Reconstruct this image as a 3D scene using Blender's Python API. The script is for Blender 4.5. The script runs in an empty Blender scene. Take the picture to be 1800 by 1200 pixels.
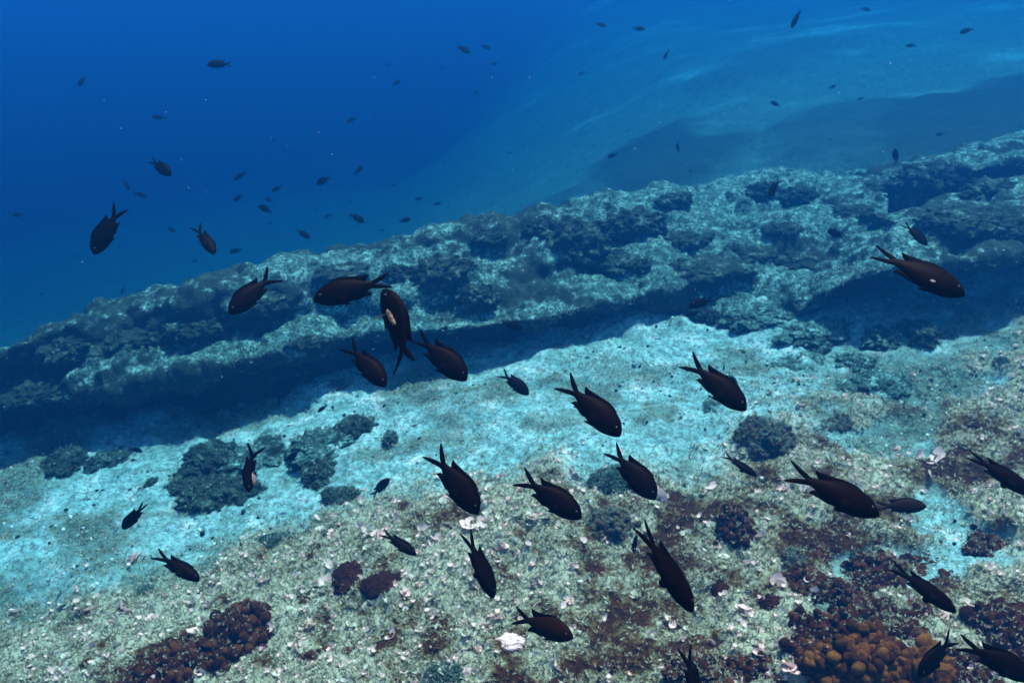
import bpy, math, random
import numpy as np
from mathutils import Matrix, Vector
R = math.radians
rng = np.random.default_rng(7)
random.seed(7)
scene = bpy.context.scene
C = scene.collection

# ------------------------------------------------------------------ camera, world, sun, exposure
H = 2.8
F = 1500.0                      # focal length in pixels of the 1800 px wide photograph
PITCH, ROLL = R(27.5), R(-5.0)
cam_d = bpy.data.cameras.new('camera'); cam = bpy.data.objects.new('camera', cam_d); C.objects.link(cam)
cam_d.sensor_width = 36.0; cam_d.lens = 36.0 * F / 1800.0
cam_d.clip_start = 0.05; cam_d.clip_end = 400.0
M3 = Matrix.Rotation(math.pi / 2 - PITCH, 3, 'X') @ Matrix.Rotation(ROLL, 3, 'Z')
cam.matrix_world = Matrix.Translation((0, 0, H)) @ M3.to_4x4()
cam_d.dof.use_dof = True; cam_d.dof.focus_distance = 1.35; cam_d.dof.aperture_fstop = 10.0
scene.camera = cam

SUN_EL, SUN_AZ = R(66.0), R(42.0)      # azimuth measured from +Y (ahead) towards +X (right)
w = bpy.data.worlds.new('World'); scene.world = w; w.use_nodes = True
nt = w.node_tree; nt.nodes.clear()
sky = nt.nodes.new('ShaderNodeTexSky'); sky.sky_type = 'NISHITA'; sky.sun_disc = False
sky.sun_elevation = SUN_EL; sky.sun_rotation = SUN_AZ
bg = nt.nodes.new('ShaderNodeBackground'); bg.inputs['Strength'].default_value = 0.08
wo = nt.nodes.new('ShaderNodeOutputWorld')
nt.links.new(sky.outputs['Color'], bg.inputs['Color']); nt.links.new(bg.outputs['Background'], wo.inputs['Surface'])
sun_d = bpy.data.lights.new('sun', 'SUN'); sun = bpy.data.objects.new('sun', sun_d); C.objects.link(sun)
sun_d.energy = 5.0; sun_d.angle = R(3.0); sun_d.color = (1.0, 0.66, 0.56)
sdir = Vector((math.cos(SUN_EL) * math.sin(SUN_AZ), math.cos(SUN_EL) * math.cos(SUN_AZ), math.sin(SUN_EL)))
sun.rotation_euler = sdir.to_track_quat('Z', 'Y').to_euler()
scene.view_settings.view_transform = 'Standard'; scene.view_settings.look = 'None'
scene.view_settings.gamma = 1.0; scene.view_settings.exposure = 1.92
scene.cycles.volume_bounces = 0
scene.cycles.max_bounces = 4; scene.cycles.diffuse_bounces = 2
scene.cycles.use_denoising = True

# water: what it scatters and what it takes per metre, red / green / blue
SCAT = np.array((0.0008, 0.0128, 0.0420)); EXT = np.array((0.22, 0.097, 0.080))

# ------------------------------------------------------------------ helpers
SX = 0.075                                         # the seabed rises to the right
MN = np.array(M3)
CAM = np.array((0, 0, H))
def ray(px, py):
    d = MN @ np.array(((px - 900) / F, (600 - py) / F, -1.0)); return d
def at(px, py, h=0.0):
    """point h above the base slope seen in that direction from where the camera stands"""
    d = ray(px, py)
    t = (SX * CAM[0] + h - CAM[2]) / (d[2] - SX * d[0])
    if t < 0 or t > 70: t = 70
    return CAM + d * t

def hash2(ix, iy, s):
    h = (ix.astype(np.int64) * 374761393 + iy.astype(np.int64) * 668265263 + s * 974711) & 0xffffffff
    h = ((h ^ (h >> 13)) * 1274126177) & 0xffffffff
    return ((h ^ (h >> 16)) & 0xffff) / 65535.0
def hash3(ix, iy, iz, s):
    return hash2(ix + iz.astype(np.int64) * 7919, iy + iz.astype(np.int64) * 104729, s)
def vnoise2(x, y, s=0):
    ix, iy = np.floor(x), np.floor(y); fx, fy = x - ix, y - iy
    fx = fx * fx * (3 - 2 * fx); fy = fy * fy * (3 - 2 * fy)
    a = hash2(ix, iy, s); b = hash2(ix + 1, iy, s); c = hash2(ix, iy + 1, s); d = hash2(ix + 1, iy + 1, s)
    return (a + (b - a) * fx) * (1 - fy) + (c + (d - c) * fx) * fy
def fbm2(x, y, o=4, s=0, g=0.5):
    r = np.zeros_like(x); a = 1.0; t = 0.0
    for k in range(o):
        r += a * vnoise2(x * 2 ** k + 17.3 * k, y * 2 ** k - 9.1 * k, s + k); t += a; a *= g
    return r / t
def vnoise3(p, s=0):
    i = np.floor(p); f = p - i; f = f * f * (3 - 2 * f); r = 0
    for dx in (0, 1):
        for dy in (0, 1):
            for dz in (0, 1):
                wgt = (f[..., 0] if dx else 1 - f[..., 0]) * (f[..., 1] if dy else 1 - f[..., 1]) * (f[..., 2] if dz else 1 - f[..., 2])
                r = r + wgt * hash3(i[..., 0] + dx, i[..., 1] + dy, i[..., 2] + dz, s)
    return r
def fbm3(p, o=4, s=0, g=0.5):
    r = 0; a = 1.0; t = 0.0
    for k in range(o):
        r = r + a * vnoise3(p * 2 ** k + 13.7 * k, s + k); t += a; a *= g
    return r / t
def worley3(p, s=0):
    i = np.floor(p); best = np.full(p.shape[:-1], 9.0)
    for dx in (-1, 0, 1):
        for dy in (-1, 0, 1):
            for dz in (-1, 0, 1):
                cx, cy, cz = i[..., 0] + dx, i[..., 1] + dy, i[..., 2] + dz
                qx = cx + hash3(cx, cy, cz, s); qy = cy + hash3(cx, cy, cz, s + 1); qz = cz + hash3(cx, cy, cz, s + 2)
                best = np.minimum(best, (qx - p[..., 0]) ** 2 + (qy - p[..., 1]) ** 2 + (qz - p[..., 2]) ** 2)
    return np.sqrt(best)
def worley2(x, y, s=0):
    ix, iy = np.floor(x), np.floor(y); best = np.full(x.shape, 9.0)
    for dx in (-1, 0, 1):
        for dy in (-1, 0, 1):
            cx, cy = ix + dx, iy + dy
            best = np.minimum(best, (cx + hash2(cx, cy, s) - x) ** 2 + (cy + hash2(cx, cy, s + 1) - y) ** 2)
    return np.sqrt(best)
def smooth(a, b, x):
    t = np.clip((x - a) / (b - a), 0, 1); return t * t * (3 - 2 * t)

def mesh_np(name, V, Fc, mats, attrs=None, smooth_=True, midx=None):
    """mesh out of arrays; Fc is (n,3) or (n,4)"""
    me = bpy.data.meshes.new(name)
    V = np.ascontiguousarray(V, dtype=np.float32).reshape(-1, 3); Fc = np.ascontiguousarray(Fc, dtype=np.int32)
    k = Fc.shape[1]; n = len(Fc)
    me.vertices.add(len(V)); me.vertices.foreach_set('co', V.ravel())
    me.loops.add(n * k); me.loops.foreach_set('vertex_index', Fc.ravel())
    me.polygons.add(n); me.polygons.foreach_set('loop_start', np.arange(0, n * k, k, dtype=np.int32))
    me.polygons.foreach_set('loop_total', np.full(n, k, dtype=np.int32))
    me.polygons.foreach_set('use_smooth', np.full(n, smooth_, dtype=bool))
    if midx is not None: me.polygons.foreach_set('material_index', midx)
    me.update(calc_edges=True)
    for an, av in (attrs or {}).items():
        a = me.attributes.new(an, 'FLOAT', 'POINT'); a.data.foreach_set('value', np.ascontiguousarray(av, dtype=np.float32).ravel())
    for m in (mats if isinstance(mats, (list, tuple)) else [mats]): me.materials.append(m)
    return me
def link(name, me, parent=None, label=None, cat=None, group=None, kind=None, mw=None):
    o = bpy.data.objects.new(name, me); C.objects.link(o)
    if parent: o.parent = parent
    if mw is not None: o.matrix_world = mw
    if label: o['label'] = label
    if cat: o['category'] = cat
    if group: o['group'] = group
    if kind: o['kind'] = kind
    return o
def grid_faces(nu, nv, wrap_v=False):
    i = np.arange(nu - 1)[:, None]; j = np.arange(nv if wrap_v else nv - 1)[None, :]
    a = i * nv + j; b = i * nv + (j + 1) % nv; c = (i + 1) * nv + (j + 1) % nv; d = (i + 1) * nv + j
    return np.stack([a, b, c, d], -1).reshape(-1, 4)

# ------------------------------------------------------------------ materials
class NT:
    def __init__(s, name):
        s.m = bpy.data.materials.new(name); s.m.use_nodes = True; s.t = s.m.node_tree; s.t.nodes.clear()
        s.out = s.n('ShaderNodeOutputMaterial')
    def n(s, ty, **kw):
        x = s.t.nodes.new(ty)
        for k, v in kw.items():
            if k.startswith('i_'): x.inputs[int(k[2:])].default_value = v
            else: setattr(x, k, v)
        return x
    def l(s, a, b): s.t.links.new(a, b)
    def noise(s, co, scale, detail=3, rough=0.55):
        x = s.n('ShaderNodeTexNoise'); x.inputs['Scale'].default_value = scale; x.inputs['Detail'].default_value = detail
        x.inputs['Roughness'].default_value = rough; s.l(co, x.inputs['Vector']); return x.outputs['Fac']
    def vor(s, co, scale):
        x = s.n('ShaderNodeTexVoronoi'); x.inputs['Scale'].default_value = scale; s.l(co, x.inputs['Vector']); return x
    def ramp(s, fac, stops):
        x = s.n('ShaderNodeValToRGB'); e = x.color_ramp.elements
        while len(e) > 1: e.remove(e[-1])
        e[0].position = stops[0][0]; c = stops[0][1]; e[0].color = (*c, 1) if len(c) == 3 else c
        for p, c in stops[1:]:
            k = e.new(p); k.color = (*c, 1)
        s.l(fac, x.inputs['Fac']); return x.outputs['Color']
    def math(s, op, a, b=None, c=None, clamp=False):
        x = s.n('ShaderNodeMath', operation=op, use_clamp=clamp)
        for i, v in enumerate((a, b, c)):
            if v is None: continue
            if isinstance(v, (int, float)): x.inputs[i].default_value = v
            else: s.l(v, x.inputs[i])
        return x.outputs[0]
    def mix(s, fac, a, b):
        x = s.n('ShaderNodeMix', data_type='RGBA')
        for sock, v in ((x.inputs[0], fac), (x.inputs[6], a), (x.inputs[7], b)):
            if isinstance(v, (int, float)): sock.default_value = v
            elif isinstance(v, tuple): sock.default_value = (*v, 1)
            else: s.l(v, sock)
        return x.outputs[2]
    def attr(s, name):
        return s.n('ShaderNodeAttribute', attribute_name=name).outputs['Fac']
    def bump(s, h, strength=0.5, dist=0.01):
        x = s.n('ShaderNodeBump'); x.inputs['Strength'].default_value = strength; x.inputs['Distance'].default_value = dist
        s.l(h, x.inputs['Height']); return x.outputs['Normal']
    def done(s, col, rough=0.9, normal=None, spec=0.2, trans=None):
        p = s.n('ShaderNodeBsdfPrincipled'); p.inputs['Roughness'].default_value = rough
        p.inputs['Specular IOR Level'].default_value = spec
        if isinstance(col, tuple): p.inputs['Base Color'].default_value = (*col, 1)
        else: s.l(col, p.inputs['Base Color'])
        if normal is not None: s.l(normal, p.inputs['Normal'])
        o = p.outputs[0]
        if trans:
            t = s.n('ShaderNodeBsdfTranslucent'); 
            if isinstance(col, tuple): t.inputs['Color'].default_value = (*col, 1)
            else: s.l(col, t.inputs['Color'])
            mx = s.n('ShaderNodeMixShader'); mx.inputs[0].default_value = trans
            s.l(o, mx.inputs[1]); s.l(t.outputs[0], mx.inputs[2]); o = mx.outputs[0]
        s.l(o, s.out.inputs['Surface']); return s.m
    def obj(s): return s.n('ShaderNodeTexCoord').outputs['Object']
    def pos(s): return s.n('ShaderNodeNewGeometry').outputs['Position']

def mat_seabed():
    t = NT('seabed_material'); p = t.pos(); alg = t.attr('algae'); tur = t.attr('turf')
    n1 = t.noise(p, 5.0, 5, 0.65); n2 = t.noise(p, 28.0, 4, 0.7); n3 = t.noise(p, 110.0, 3, 0.7)
    sand = t.ramp(n1, [(0.36, (0.20, 0.38, 0.35)), (0.48, (0.32, 0.56, 0.56)), (0.58, (0.46, 0.68, 0.68)), (0.67, (0.85, 0.80, 0.80))])
    sp = t.math('ADD', t.math('MULTIPLY', n2, 0.6), t.math('MULTIPLY', n3, 0.4))
    sand = t.mix(t.ramp(sp, [(0.44, (0, 0, 0)), (0.56, (1, 1, 1))]), t.mix(0.8, sand, (0.10, 0.13, 0.10)), sand)
    turfc = t.ramp(n2, [(0.32, (0.02, 0.03, 0.022)), (0.5, (0.07, 0.11, 0.075)), (0.68, (0.20, 0.27, 0.20))])
    f1 = t.math('ADD', tur, t.math('MULTIPLY', t.math('SUBTRACT', sp, 0.5), 1.6))
    sand = t.mix(t.math('MULTIPLY', t.ramp(f1, [(0.42, (0, 0, 0)), (0.62, (1, 1, 1))]), 0.85), sand, turfc)
    alc = t.ramp(t.math('ADD', t.math('MULTIPLY', t.math('SUBTRACT', t.attr('patch'), 0.5), 1.1), t.math('ADD', t.math('MULTIPLY', n1, 0.3), t.math('MULTIPLY', n2, 0.7))),
                 [(0.37, (0.045, 0.013, 0.003)), (0.44, (0.13, 0.08, 0.03)), (0.51, (0.26, 0.23, 0.15)), (0.63, (0.46, 0.42, 0.30))])
    f = t.ramp(t.math('ADD', alg, t.math('MULTIPLY', t.math('SUBTRACT', sp, 0.5), 1.2)), [(0.35, (0, 0, 0)), (0.75, (1, 1, 1))])
    col = t.mix(f, sand, alc)
    col = t.mix(t.attr('bed'), col, t.mix(n1, (0.02, 0.03, 0.02), (0.07, 0.08, 0.05)))
    h = t.math('ADD', t.math('MULTIPLY', n2, 1.0), t.math('MULTIPLY', n3, 0.5))
    return t.done(col, 0.95, t.bump(h, 0.9, 0.03), 0.1)

def mat_reef(name='reef_rock_material', far=1.0):
    t = NT(name); g = t.n('ShaderNodeNewGeometry'); p = g.outputs['Position']
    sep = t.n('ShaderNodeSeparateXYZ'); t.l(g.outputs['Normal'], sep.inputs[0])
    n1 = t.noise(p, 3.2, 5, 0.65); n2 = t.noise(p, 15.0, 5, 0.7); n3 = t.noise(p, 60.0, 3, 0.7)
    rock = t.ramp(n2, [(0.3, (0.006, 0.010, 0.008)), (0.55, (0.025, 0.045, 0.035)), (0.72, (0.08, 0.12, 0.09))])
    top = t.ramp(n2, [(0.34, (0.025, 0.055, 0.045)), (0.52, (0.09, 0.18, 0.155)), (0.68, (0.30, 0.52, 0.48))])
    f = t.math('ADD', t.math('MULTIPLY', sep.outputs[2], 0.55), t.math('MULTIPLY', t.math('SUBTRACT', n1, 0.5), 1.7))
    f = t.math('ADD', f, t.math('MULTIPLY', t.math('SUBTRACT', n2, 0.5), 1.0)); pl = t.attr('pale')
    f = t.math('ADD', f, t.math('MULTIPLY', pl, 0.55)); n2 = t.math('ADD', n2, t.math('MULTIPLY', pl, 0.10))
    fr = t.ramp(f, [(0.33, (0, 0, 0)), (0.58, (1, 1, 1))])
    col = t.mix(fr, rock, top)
    col = t.mix(t.ramp(n3, [(0.42, (1, 1, 1)), (0.52, (0, 0, 0))]), col, (0.025, 0.04, 0.032))
    h = t.math('ADD', t.math('MULTIPLY', n2, 0.6), t.math('MULTIPLY', n3, 0.8))
    return t.done(col, 0.95, t.bump(h, 0.8, 0.03), 0.1)

def mat_darkreef():
    t = NT('dark_reef_rock_material'); p = t.pos(); n = t.noise(p, 11.0, 5, 0.7); n1 = t.noise(p, 40.0, 3, 0.7)
    f = t.math('ADD', t.math('MULTIPLY', n, 0.7), t.math('MULTIPLY', n1, 0.3))
    return t.done(t.ramp(f, [(0.4, (0.006, 0.011, 0.008)), (0.55, (0.028, 0.045, 0.034)), (0.63, (0.13, 0.20, 0.16))]), 0.95, t.bump(f, 1.0, 0.04), 0.05)
def mat_lobes(name, c0, c1, c2):
    t = NT(name); p = t.obj(); rnd = t.n('ShaderNodeNewGeometry').outputs['Random Per Island']
    n = t.noise(p, 70.0, 5, 0.75); n2 = t.noise(p, 9.0, 4, 0.6)
    f = t.math('ADD', t.math('MULTIPLY', n, 0.5), t.math('ADD', t.math('MULTIPLY', rnd, 0.22), t.math('MULTIPLY', n2, 0.4)))
    col = t.ramp(f, [(0.32, c0), (0.52, c1), (0.75, c2)])
    return t.done(col, 0.9, t.bump(n, 0.8, 0.008), 0.05)

def mat_leaf(name, stops, trans=0.3, rough=0.8):
    t = NT(name); rnd = t.n('ShaderNodeNewGeometry').outputs['Random Per Island']; p = t.pos()
    n = t.noise(p, 30.0, 3); n1 = t.noise(p, 2.2, 3)
    f = t.math('ADD', t.math('MULTIPLY', rnd, 0.55), t.math('ADD', t.math('MULTIPLY', n, 0.25), t.math('MULTIPLY', n1, 0.35)))
    return t.done(t.ramp(f, stops), rough, None, 0.15, trans)

def mat_fan(name, pale, mid, dark):
    """concentric bands over the fan: attribute 'rim' runs from the stalk (0) to the edge (1)"""
    t = NT(name); r = t.attr('rim'); p = t.obj()
    n = t.noise(p, 60.0, 3)
    w_ = t.math('SINE', t.math('ADD', t.math('MULTIPLY', r, 34.0), t.math('MULTIPLY', n, 3.0)))
    base = t.ramp(t.math('ADD', r, t.math('MULTIPLY', t.math('SUBTRACT', n, 0.5), 0.35)), [(0.1, dark), (0.4, mid), (0.72, pale), (1.0, pale)])
    col = t.mix(t.math('MULTIPLY', t.math('ADD', w_, 1.0), 0.14), base, mid)
    return t.done(col, 0.75, None, 0.2, 0.25)

def mat_fish(name, body, spot):
    t = NT(name); p = t.obj(); s = t.n('ShaderNodeSeparateXYZ'); t.l(p, s.inputs[0])
    k = 2 * math.pi / 0.0030
    row = t.math('SINE', t.math('MULTIPLY', s.outputs[2], k))
    colm = t.math('SINE', t.math('ADD', t.math('MULTIPLY', s.outputs[0], k * 0.8), t.math('MULTIPLY', s.outputs[2], k * 0.5)))
    d = t.math('MULTIPLY', t.math('MAXIMUM', row, 0.0), t.math('ADD', t.math('MULTIPLY', colm, 0.5), 0.5))
    n = t.noise(p, 45.0, 2)
    d2 = t.math('MULTIPLY', d, t.math('MULTIPLY', n, 1.5), clamp=True)
    f = t.attr('flank')
    return t.done(t.mix(t.math('MULTIPLY', d2, f), body, spot), 0.5, t.bump(d, 0.2, 0.0004), 0.01)

M = dict(
    seabed=mat_seabed(), reef=mat_reef(), darkreef=mat_darkreef(),
    gold=mat_lobes('ochre_lobe_material', (0.012, 0.003, 0.001), (0.05, 0.013, 0.003), (0.22, 0.075, 0.013)),
    brown=mat_lobes('brown_lobe_material', (0.006, 0.0012, 0.0006), (0.022, 0.005, 0.002), (0.11, 0.03, 0.010)),
    grey=mat_lobes('grey_lobe_material', (0.018, 0.010, 0.006), (0.055, 0.038, 0.022), (0.15, 0.11, 0.07)),
    turf=mat_leaf('algal_turf_material', [(0.25, (0.05, 0.025, 0.010)), (0.42, (0.20, 0.16, 0.08)), (0.56, (0.42, 0.37, 0.23)), (0.74, (0.72, 0.63, 0.48))]),
    reefturf=mat_leaf('reef_weed_material', [(0.3, (0.02, 0.03, 0.02)), (0.55, (0.07, 0.10, 0.07)), (0.72, (0.2, 0.29, 0.23)), (0.9, (0.45, 0.56, 0.5))]),
    darkturf=mat_leaf('dark_turf_material', [(0.3, (0.03, 0.008, 0.002)), (0.6, (0.13, 0.045, 0.011)), (0.85, (0.28, 0.15, 0.05))], 0.15),
    fan=mat_fan('pale_fan_material', (0.78, 0.66, 0.54), (0.42, 0.38, 0.26), (0.20, 0.16, 0.08)),
    fanw=mat_fan('chalky_fan_material', (1.0, 0.60, 0.54), (1.0, 0.60, 0.54), (0.75, 0.46, 0.36)),
    fish=mat_fish('dark_fish_skin', (0.0006, 0.0001, 0.0001), (0.0075, 0.0024, 0.0008)),
    goldfish=mat_fish('gold_flecked_fish_skin', (0.0010, 0.0002, 0.0002), (0.05, 0.017, 0.004)),
    brownfish=mat_fish('brown_fish_skin', (0.006, 0.003, 0.003), (0.014, 0.008, 0.005)),
)
def plain(name, col, rough=0.5, trans=None, spec=0.1):
    return NT(name).done(col, rough, None, spec, trans)
M['eye'] = plain('fish_eye_material', (0.02, 0.016, 0.012), 0.15, None, 0.6)
M['pupil'] = plain('fish_pupil_material', (0.003, 0.003, 0.003), 0.1, None, 0.6)
M['pfin'] = plain('dark_fin_material', (0.002, 0.0008, 0.0008), 0.6, 0.3, 0.02)
M['palefin'] = plain('pale_fin_material', (0.22, 0.20, 0.22), 0.4, 0.4)
M['scar'] = mat_lobes('scar_material', (0.02, 0.010, 0.005), (0.10, 0.055, 0.03), (0.32, 0.22, 0.15))
M['belly'] = plain('silver_belly_material', (0.13, 0.10, 0.10), 0.4, None, 0.2)
M['rubble'] = mat_leaf('pale_rubble_material', [(0.3, (0.30, 0.40, 0.36)), (0.5, (0.5, 0.6, 0.58)), (0.75, (0.66, 0.70, 0.68))], 0.01)
M['speck'] = plain('drifting_speck_material', (0.8, 0.8, 0.8), 0.8)

# ------------------------------------------------------------------ seabed
def line_of(pts, h=0.0):
    P = np.array([at(x, y, h)[:2] for x, y in pts]); P = P[np.argsort(P[:, 0])]; return P
skyline = line_of([(-500, 700), (-60, 640), (100, 605), (300, 560), (500, 515), (700, 470), (900, 435), (1100, 400), (1300, 372), (1500, 352)], 0.0)
algline = line_of([(-500, 1190), (0, 1085), (150, 1045), (350, 985), (500, 950), (640, 915), (760, 888), (900, 872), (1040, 855), (1150, 828),
                   (1280, 785), (1400, 755), (1520, 730), (1650, 690), (1800, 640), (2300, 520)])
def patchf(x, y): return 0.5 * fbm2(x * 2.3, y * 2.3, 3, 301) + 0.5 * fbm2(x * 7.5, y * 7.5, 3, 311)
def ridge_drop(x, y):
    ys = np.interp(x, skyline[:, 0], skyline[:, 1]); d = y - ys
    side = 1 - smooth(-4.0, 5.0, x)                 # the ground behind drops only left of the rise
    return -1.7 * smooth(0.0, 2.8, d) * (0.5 + 0.5 * side) - 0.17 * np.maximum(d, 0) * side
def alg_mask(x, y):
    ya = np.interp(x, algline[:, 0], algline[:, 1])
    e = (ya - y)
    soft = 0.45 + 0.25 * smooth(0, 2.5, x)
    m = smooth(-soft, soft, e + (0.8 + 0.7 * smooth(0.5, 2.5, x)) * (fbm2(x * 2.2, y * 2.2, 5, 31, 0.6) - 0.5))
    m = m * (1 - 0.75 * smooth(0.56, 0.66, fbm2(x * 1.5 + 4, y * 1.5, 4, 37)) * smooth(0.4, 1.4, x))
    return m
def terrain(x, y, fine=True):
    z = SX * x + ridge_drop(x, y)
    dist = np.sqrt(x * x + y * y)
    z = z + 0.22 * (fbm2(x * 0.5 + 3, y * 0.5, 3, 5) - 0.5) + 0.9 * (fbm2(x * 0.12, y * 0.12, 2, 8) - 0.5) * smooth(8, 25, dist)
    m = alg_mask(x, y)
    z = z + 0.07 * m + 0.16 * (fbm2(x * 2.2, y * 2.2, 3, 12) - 0.5) * (0.35 + 0.65 * m)
    if fine:
        near = 1 - smooth(6, 12, dist)
        wl = worley2(x * 9, y * 9, 3)
        z = z + near * m * 0.045 * (0.75 - wl) * (0.3 + fbm2(x * 3.3, y * 3.3, 2, 77))
        z = z + near * m * 0.035 * (fbm2(x * 22, y * 22, 3, 41) - 0.5)
        z = z + near * (1 - m) * 0.034 * (fbm2(x * 16, y * 16, 3, 55) - 0.5)
        z = z + near * (1 - m) * 0.10 * (fbm2(x * 5, y * 5, 3, 65) - 0.5)
    return z
def weed_beds(x, y):
    """dark beds on the far sand: ellipses given by their left, right, far and near ends"""
    r = np.zeros_like(x)
    wob = 0.9 * (fbm2(x * 0.7, y * 0.7, 4, 404) - 0.5)
    for l, rt, fr, nr, h, k in (((1040, 285), (1290, 265), (1170, 225), (1170, 318), -1.0, .9), ((860, 330), (1110, 318), (990, 300), (980, 350), -1.2, .6), ((690, 350), (880, 335), (780, 322), (770, 362), -1.3, .45),
                           ((1380, 205), (1720, 165), (1550, 140), (1570, 222), -.5, .8), ((1560, 170), (2050, 100), (1760, 70), (1800, 200), -.3, 1.0), ((1230, 125), (1460, 90), (1350, 80), (1340, 130), -.8, .35),
                           ((560, 385), (760, 372), (650, 362), (650, 398), -1.4, .3)):
        L_, R_, A_, B_ = (at(*q, h)[:2] for q in (l, rt, fr, nr)); c = (L_ + R_ + A_ + B_) / 4; e1 = (R_ - L_) / 2; e2 = (A_ - B_) / 2
        inv = np.linalg.inv(np.stack([e1, e2], 1)); dx, dy = x - c[0], y - c[1]
        u = inv[0, 0] * dx + inv[0, 1] * dy; v = inv[1, 0] * dx + inv[1, 1] * dy
        r = np.maximum(r, 1.0 * k * (1 - smooth(0.6, 1.4, np.sqrt(u * u + v * v) + 1.5 * wob)))
    return r
def build_seabed():
    a = np.concatenate([np.linspace(-180, -62, 60, endpoint=False), np.linspace(-62, 62, 1150, endpoint=False), np.linspace(62, 180, 60)])
    a = np.radians(a); rr = np.concatenate([[0.01, 0.4, 0.8, 1.2], 1.5 * (90 / 1.5) ** (np.linspace(0, 1, 950) ** 1.12)])
    A, RR = np.meshgrid(a, rr); x = RR * np.sin(A); y = RR * np.cos(A)
    z = terrain(x, y); m = alg_mask(x, y)
    dist = np.hypot(x, y)
    turf = fbm2(x * 1.6, y * 2.4, 5, 91, 0.6); turf = np.clip((turf - 0.5) * 2.2 + 0.19, 0, 1)
    turf = turf + 0.10 * smooth(-0.5, -2.5, x) * (1 - smooth(4.5, 6.5, y))
    turf = turf + 0.22 * smooth(1.0, 3.2, x) * (1 - smooth(5, 8, y))
    turf = turf + (0.70 + 1.0 * (fbm2(x * 0.45, y * 1.1, 4, 96, 0.6) - 0.5) - turf) * 0.9 * smooth(6.5, 10, y)
    turf = turf + (1.1 - turf) * 0.7 * smooth(0.2, 1.5, y - np.interp(x, skyline[:, 0], skyline[:, 1])) * (1 - 0.9 * smooth(-3.5, 1.5, x))
    bed = weed_beds(x, y); z = z + 0.2 * bed
    V = np.stack([x, y, z], -1)
    pt = patchf(x, y)
    me = mesh_np('seabed', V, grid_faces(len(rr), len(a))[:, ::-1], M['seabed'], {'algae': m, 'turf': turf, 'bed': bed, 'patch': pt})
    link('seabed', me, label='pale sandy seabed with patches of brown algal turf', kind='structure')
build_seabed()
def ground_pt(px, py):
    """where that line of sight meets the seabed"""
    d = ray(px, py); t = 1.2
    ts = np.linspace(1.2, 40, 1200); P = CAM[None] + d[None] * ts[:, None]
    zz = terrain(P[:, 0], P[:, 1], False); k = np.argmax(P[:, 2] < zz)
    if P[k, 2] >= zz[k]: k = len(ts) - 1
    return P[k]

# ------------------------------------------------------------------ reef ledges
def spline(P, n):
    P = np.asarray(P, float); s = np.concatenate([[0], np.cumsum(np.linalg.norm(np.diff(P, axis=0), axis=1))]); s /= s[-1]
    u = np.linspace(0, 1, n); out = np.stack([np.interp(u, s, P[:, k]) for k in range(P.shape[1])], -1)
    return out
def smooth_axis(A, axis, it):
    for _ in range(it):
        B = A.copy(); sl = [slice(None)] * A.ndim; a = list(sl); b = list(sl); c = list(sl)
        a[axis] = slice(0, -2); b[axis] = slice(1, -1); c[axis] = slice(2, None)
        B[tuple(b)] = 0.25 * A[tuple(a)] + 0.5 * A[tuple(b)] + 0.25 * A[tuple(c)]; A = B
    return A
def ledge(name, label, rows, heights, nu, nv, amp, seed, under=0.15, back=1.2, mat='reef', sandy=0.0):
    """rows: stations along the ledge, each a list of (px, py) from foot to crest; heights: the height of each over the sand.
    Makes a solid swept rock with an undercut foot and a back that falls away behind the crest."""
    secs = []
    under0 = under
    for r, hs in zip(rows, heights):
        under = under0 * min(1.0, abs(hs[1]) / 0.30)
        pts = [at(px, py, h) for (px, py), h in zip(r, hs)]
        foot = pts[0].copy(); f2 = foot.copy(); f2[1] += under; foot[1] += under * 0.6; foot[2] -= 0.35
        lip = pts[1]; mid = lip * 0.5 + f2 * 0.5; mid[1] = max(mid[1], lip[1] + under * 0.9)
        lipu = lip.copy(); lipu[2] -= 0.07; lipu[1] += 0.01
        cr = pts[-1]; b1 = cr + np.array((0, 0.35 * back, -0.12)); b2 = cr + np.array((0, 0.8 * back, -0.9)); b3 = cr + np.array((0, back, -2.6))
        secs.append(spline([foot, f2, mid, lipu] + pts[1:] + [b1, b2, b3], nv))
    S = np.array(secs); S = np.stack([spline(S[:, j], nu) for j in range(nv)], 1)
    S = smooth_axis(S, 1, 6); S = smooth_axis(S, 0, int(nu / 30))
    def normals(S):
        du = np.gradient(S, axis=0); dv = np.gradient(S, axis=1); n = np.cross(du, dv)
        return n / (np.linalg.norm(n, axis=-1, keepdims=True) + 1e-9)
    N = normals(S)
    low = fbm3(S * 1.3, 3, seed) - 0.5
    wl = worley3(S * 2.6 + 0.6 * fbm3(S * 3, 2, seed + 5)[..., None], seed + 9)
    ends = smooth(0, 0.04, np.linspace(0, 1, nu)) * smooth(0, 0.04, np.linspace(1, 0, nu))
    dsp = amp * (1.6 * low + 0.9 * (0.62 - wl)) * (0.3 + 0.7 * ends[:, None])
    S = S + N * dsp[..., None]
    N = normals(S)
    wl2 = worley3(S * 7.5, seed + 20); f2_ = fbm3(S * 10, 4, seed + 30, 0.62) - 0.5
    S = S + N * (amp * (0.30 * (0.6 - wl2) + 0.40 * f2_))[..., None]
    V = S.reshape(-1, 3); Fc = grid_faces(nu, nv)
    # close both ends with a fan so the rock is solid
    uu = np.linspace(0, 1, nu)[:, None]; vv = np.linspace(0, 1, nv)[None, :]
    big = fbm3(S * np.array((0.9, 1.6, 1.6)), 4, seed + 60)
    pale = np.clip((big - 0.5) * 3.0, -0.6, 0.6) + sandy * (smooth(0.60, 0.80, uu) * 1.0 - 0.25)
    me = mesh_np(name, V, Fc, M[mat], {'pale': pale})
    return link(name, me, label=label, cat='reef ledge', group='rock ledges of the reef')

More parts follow.
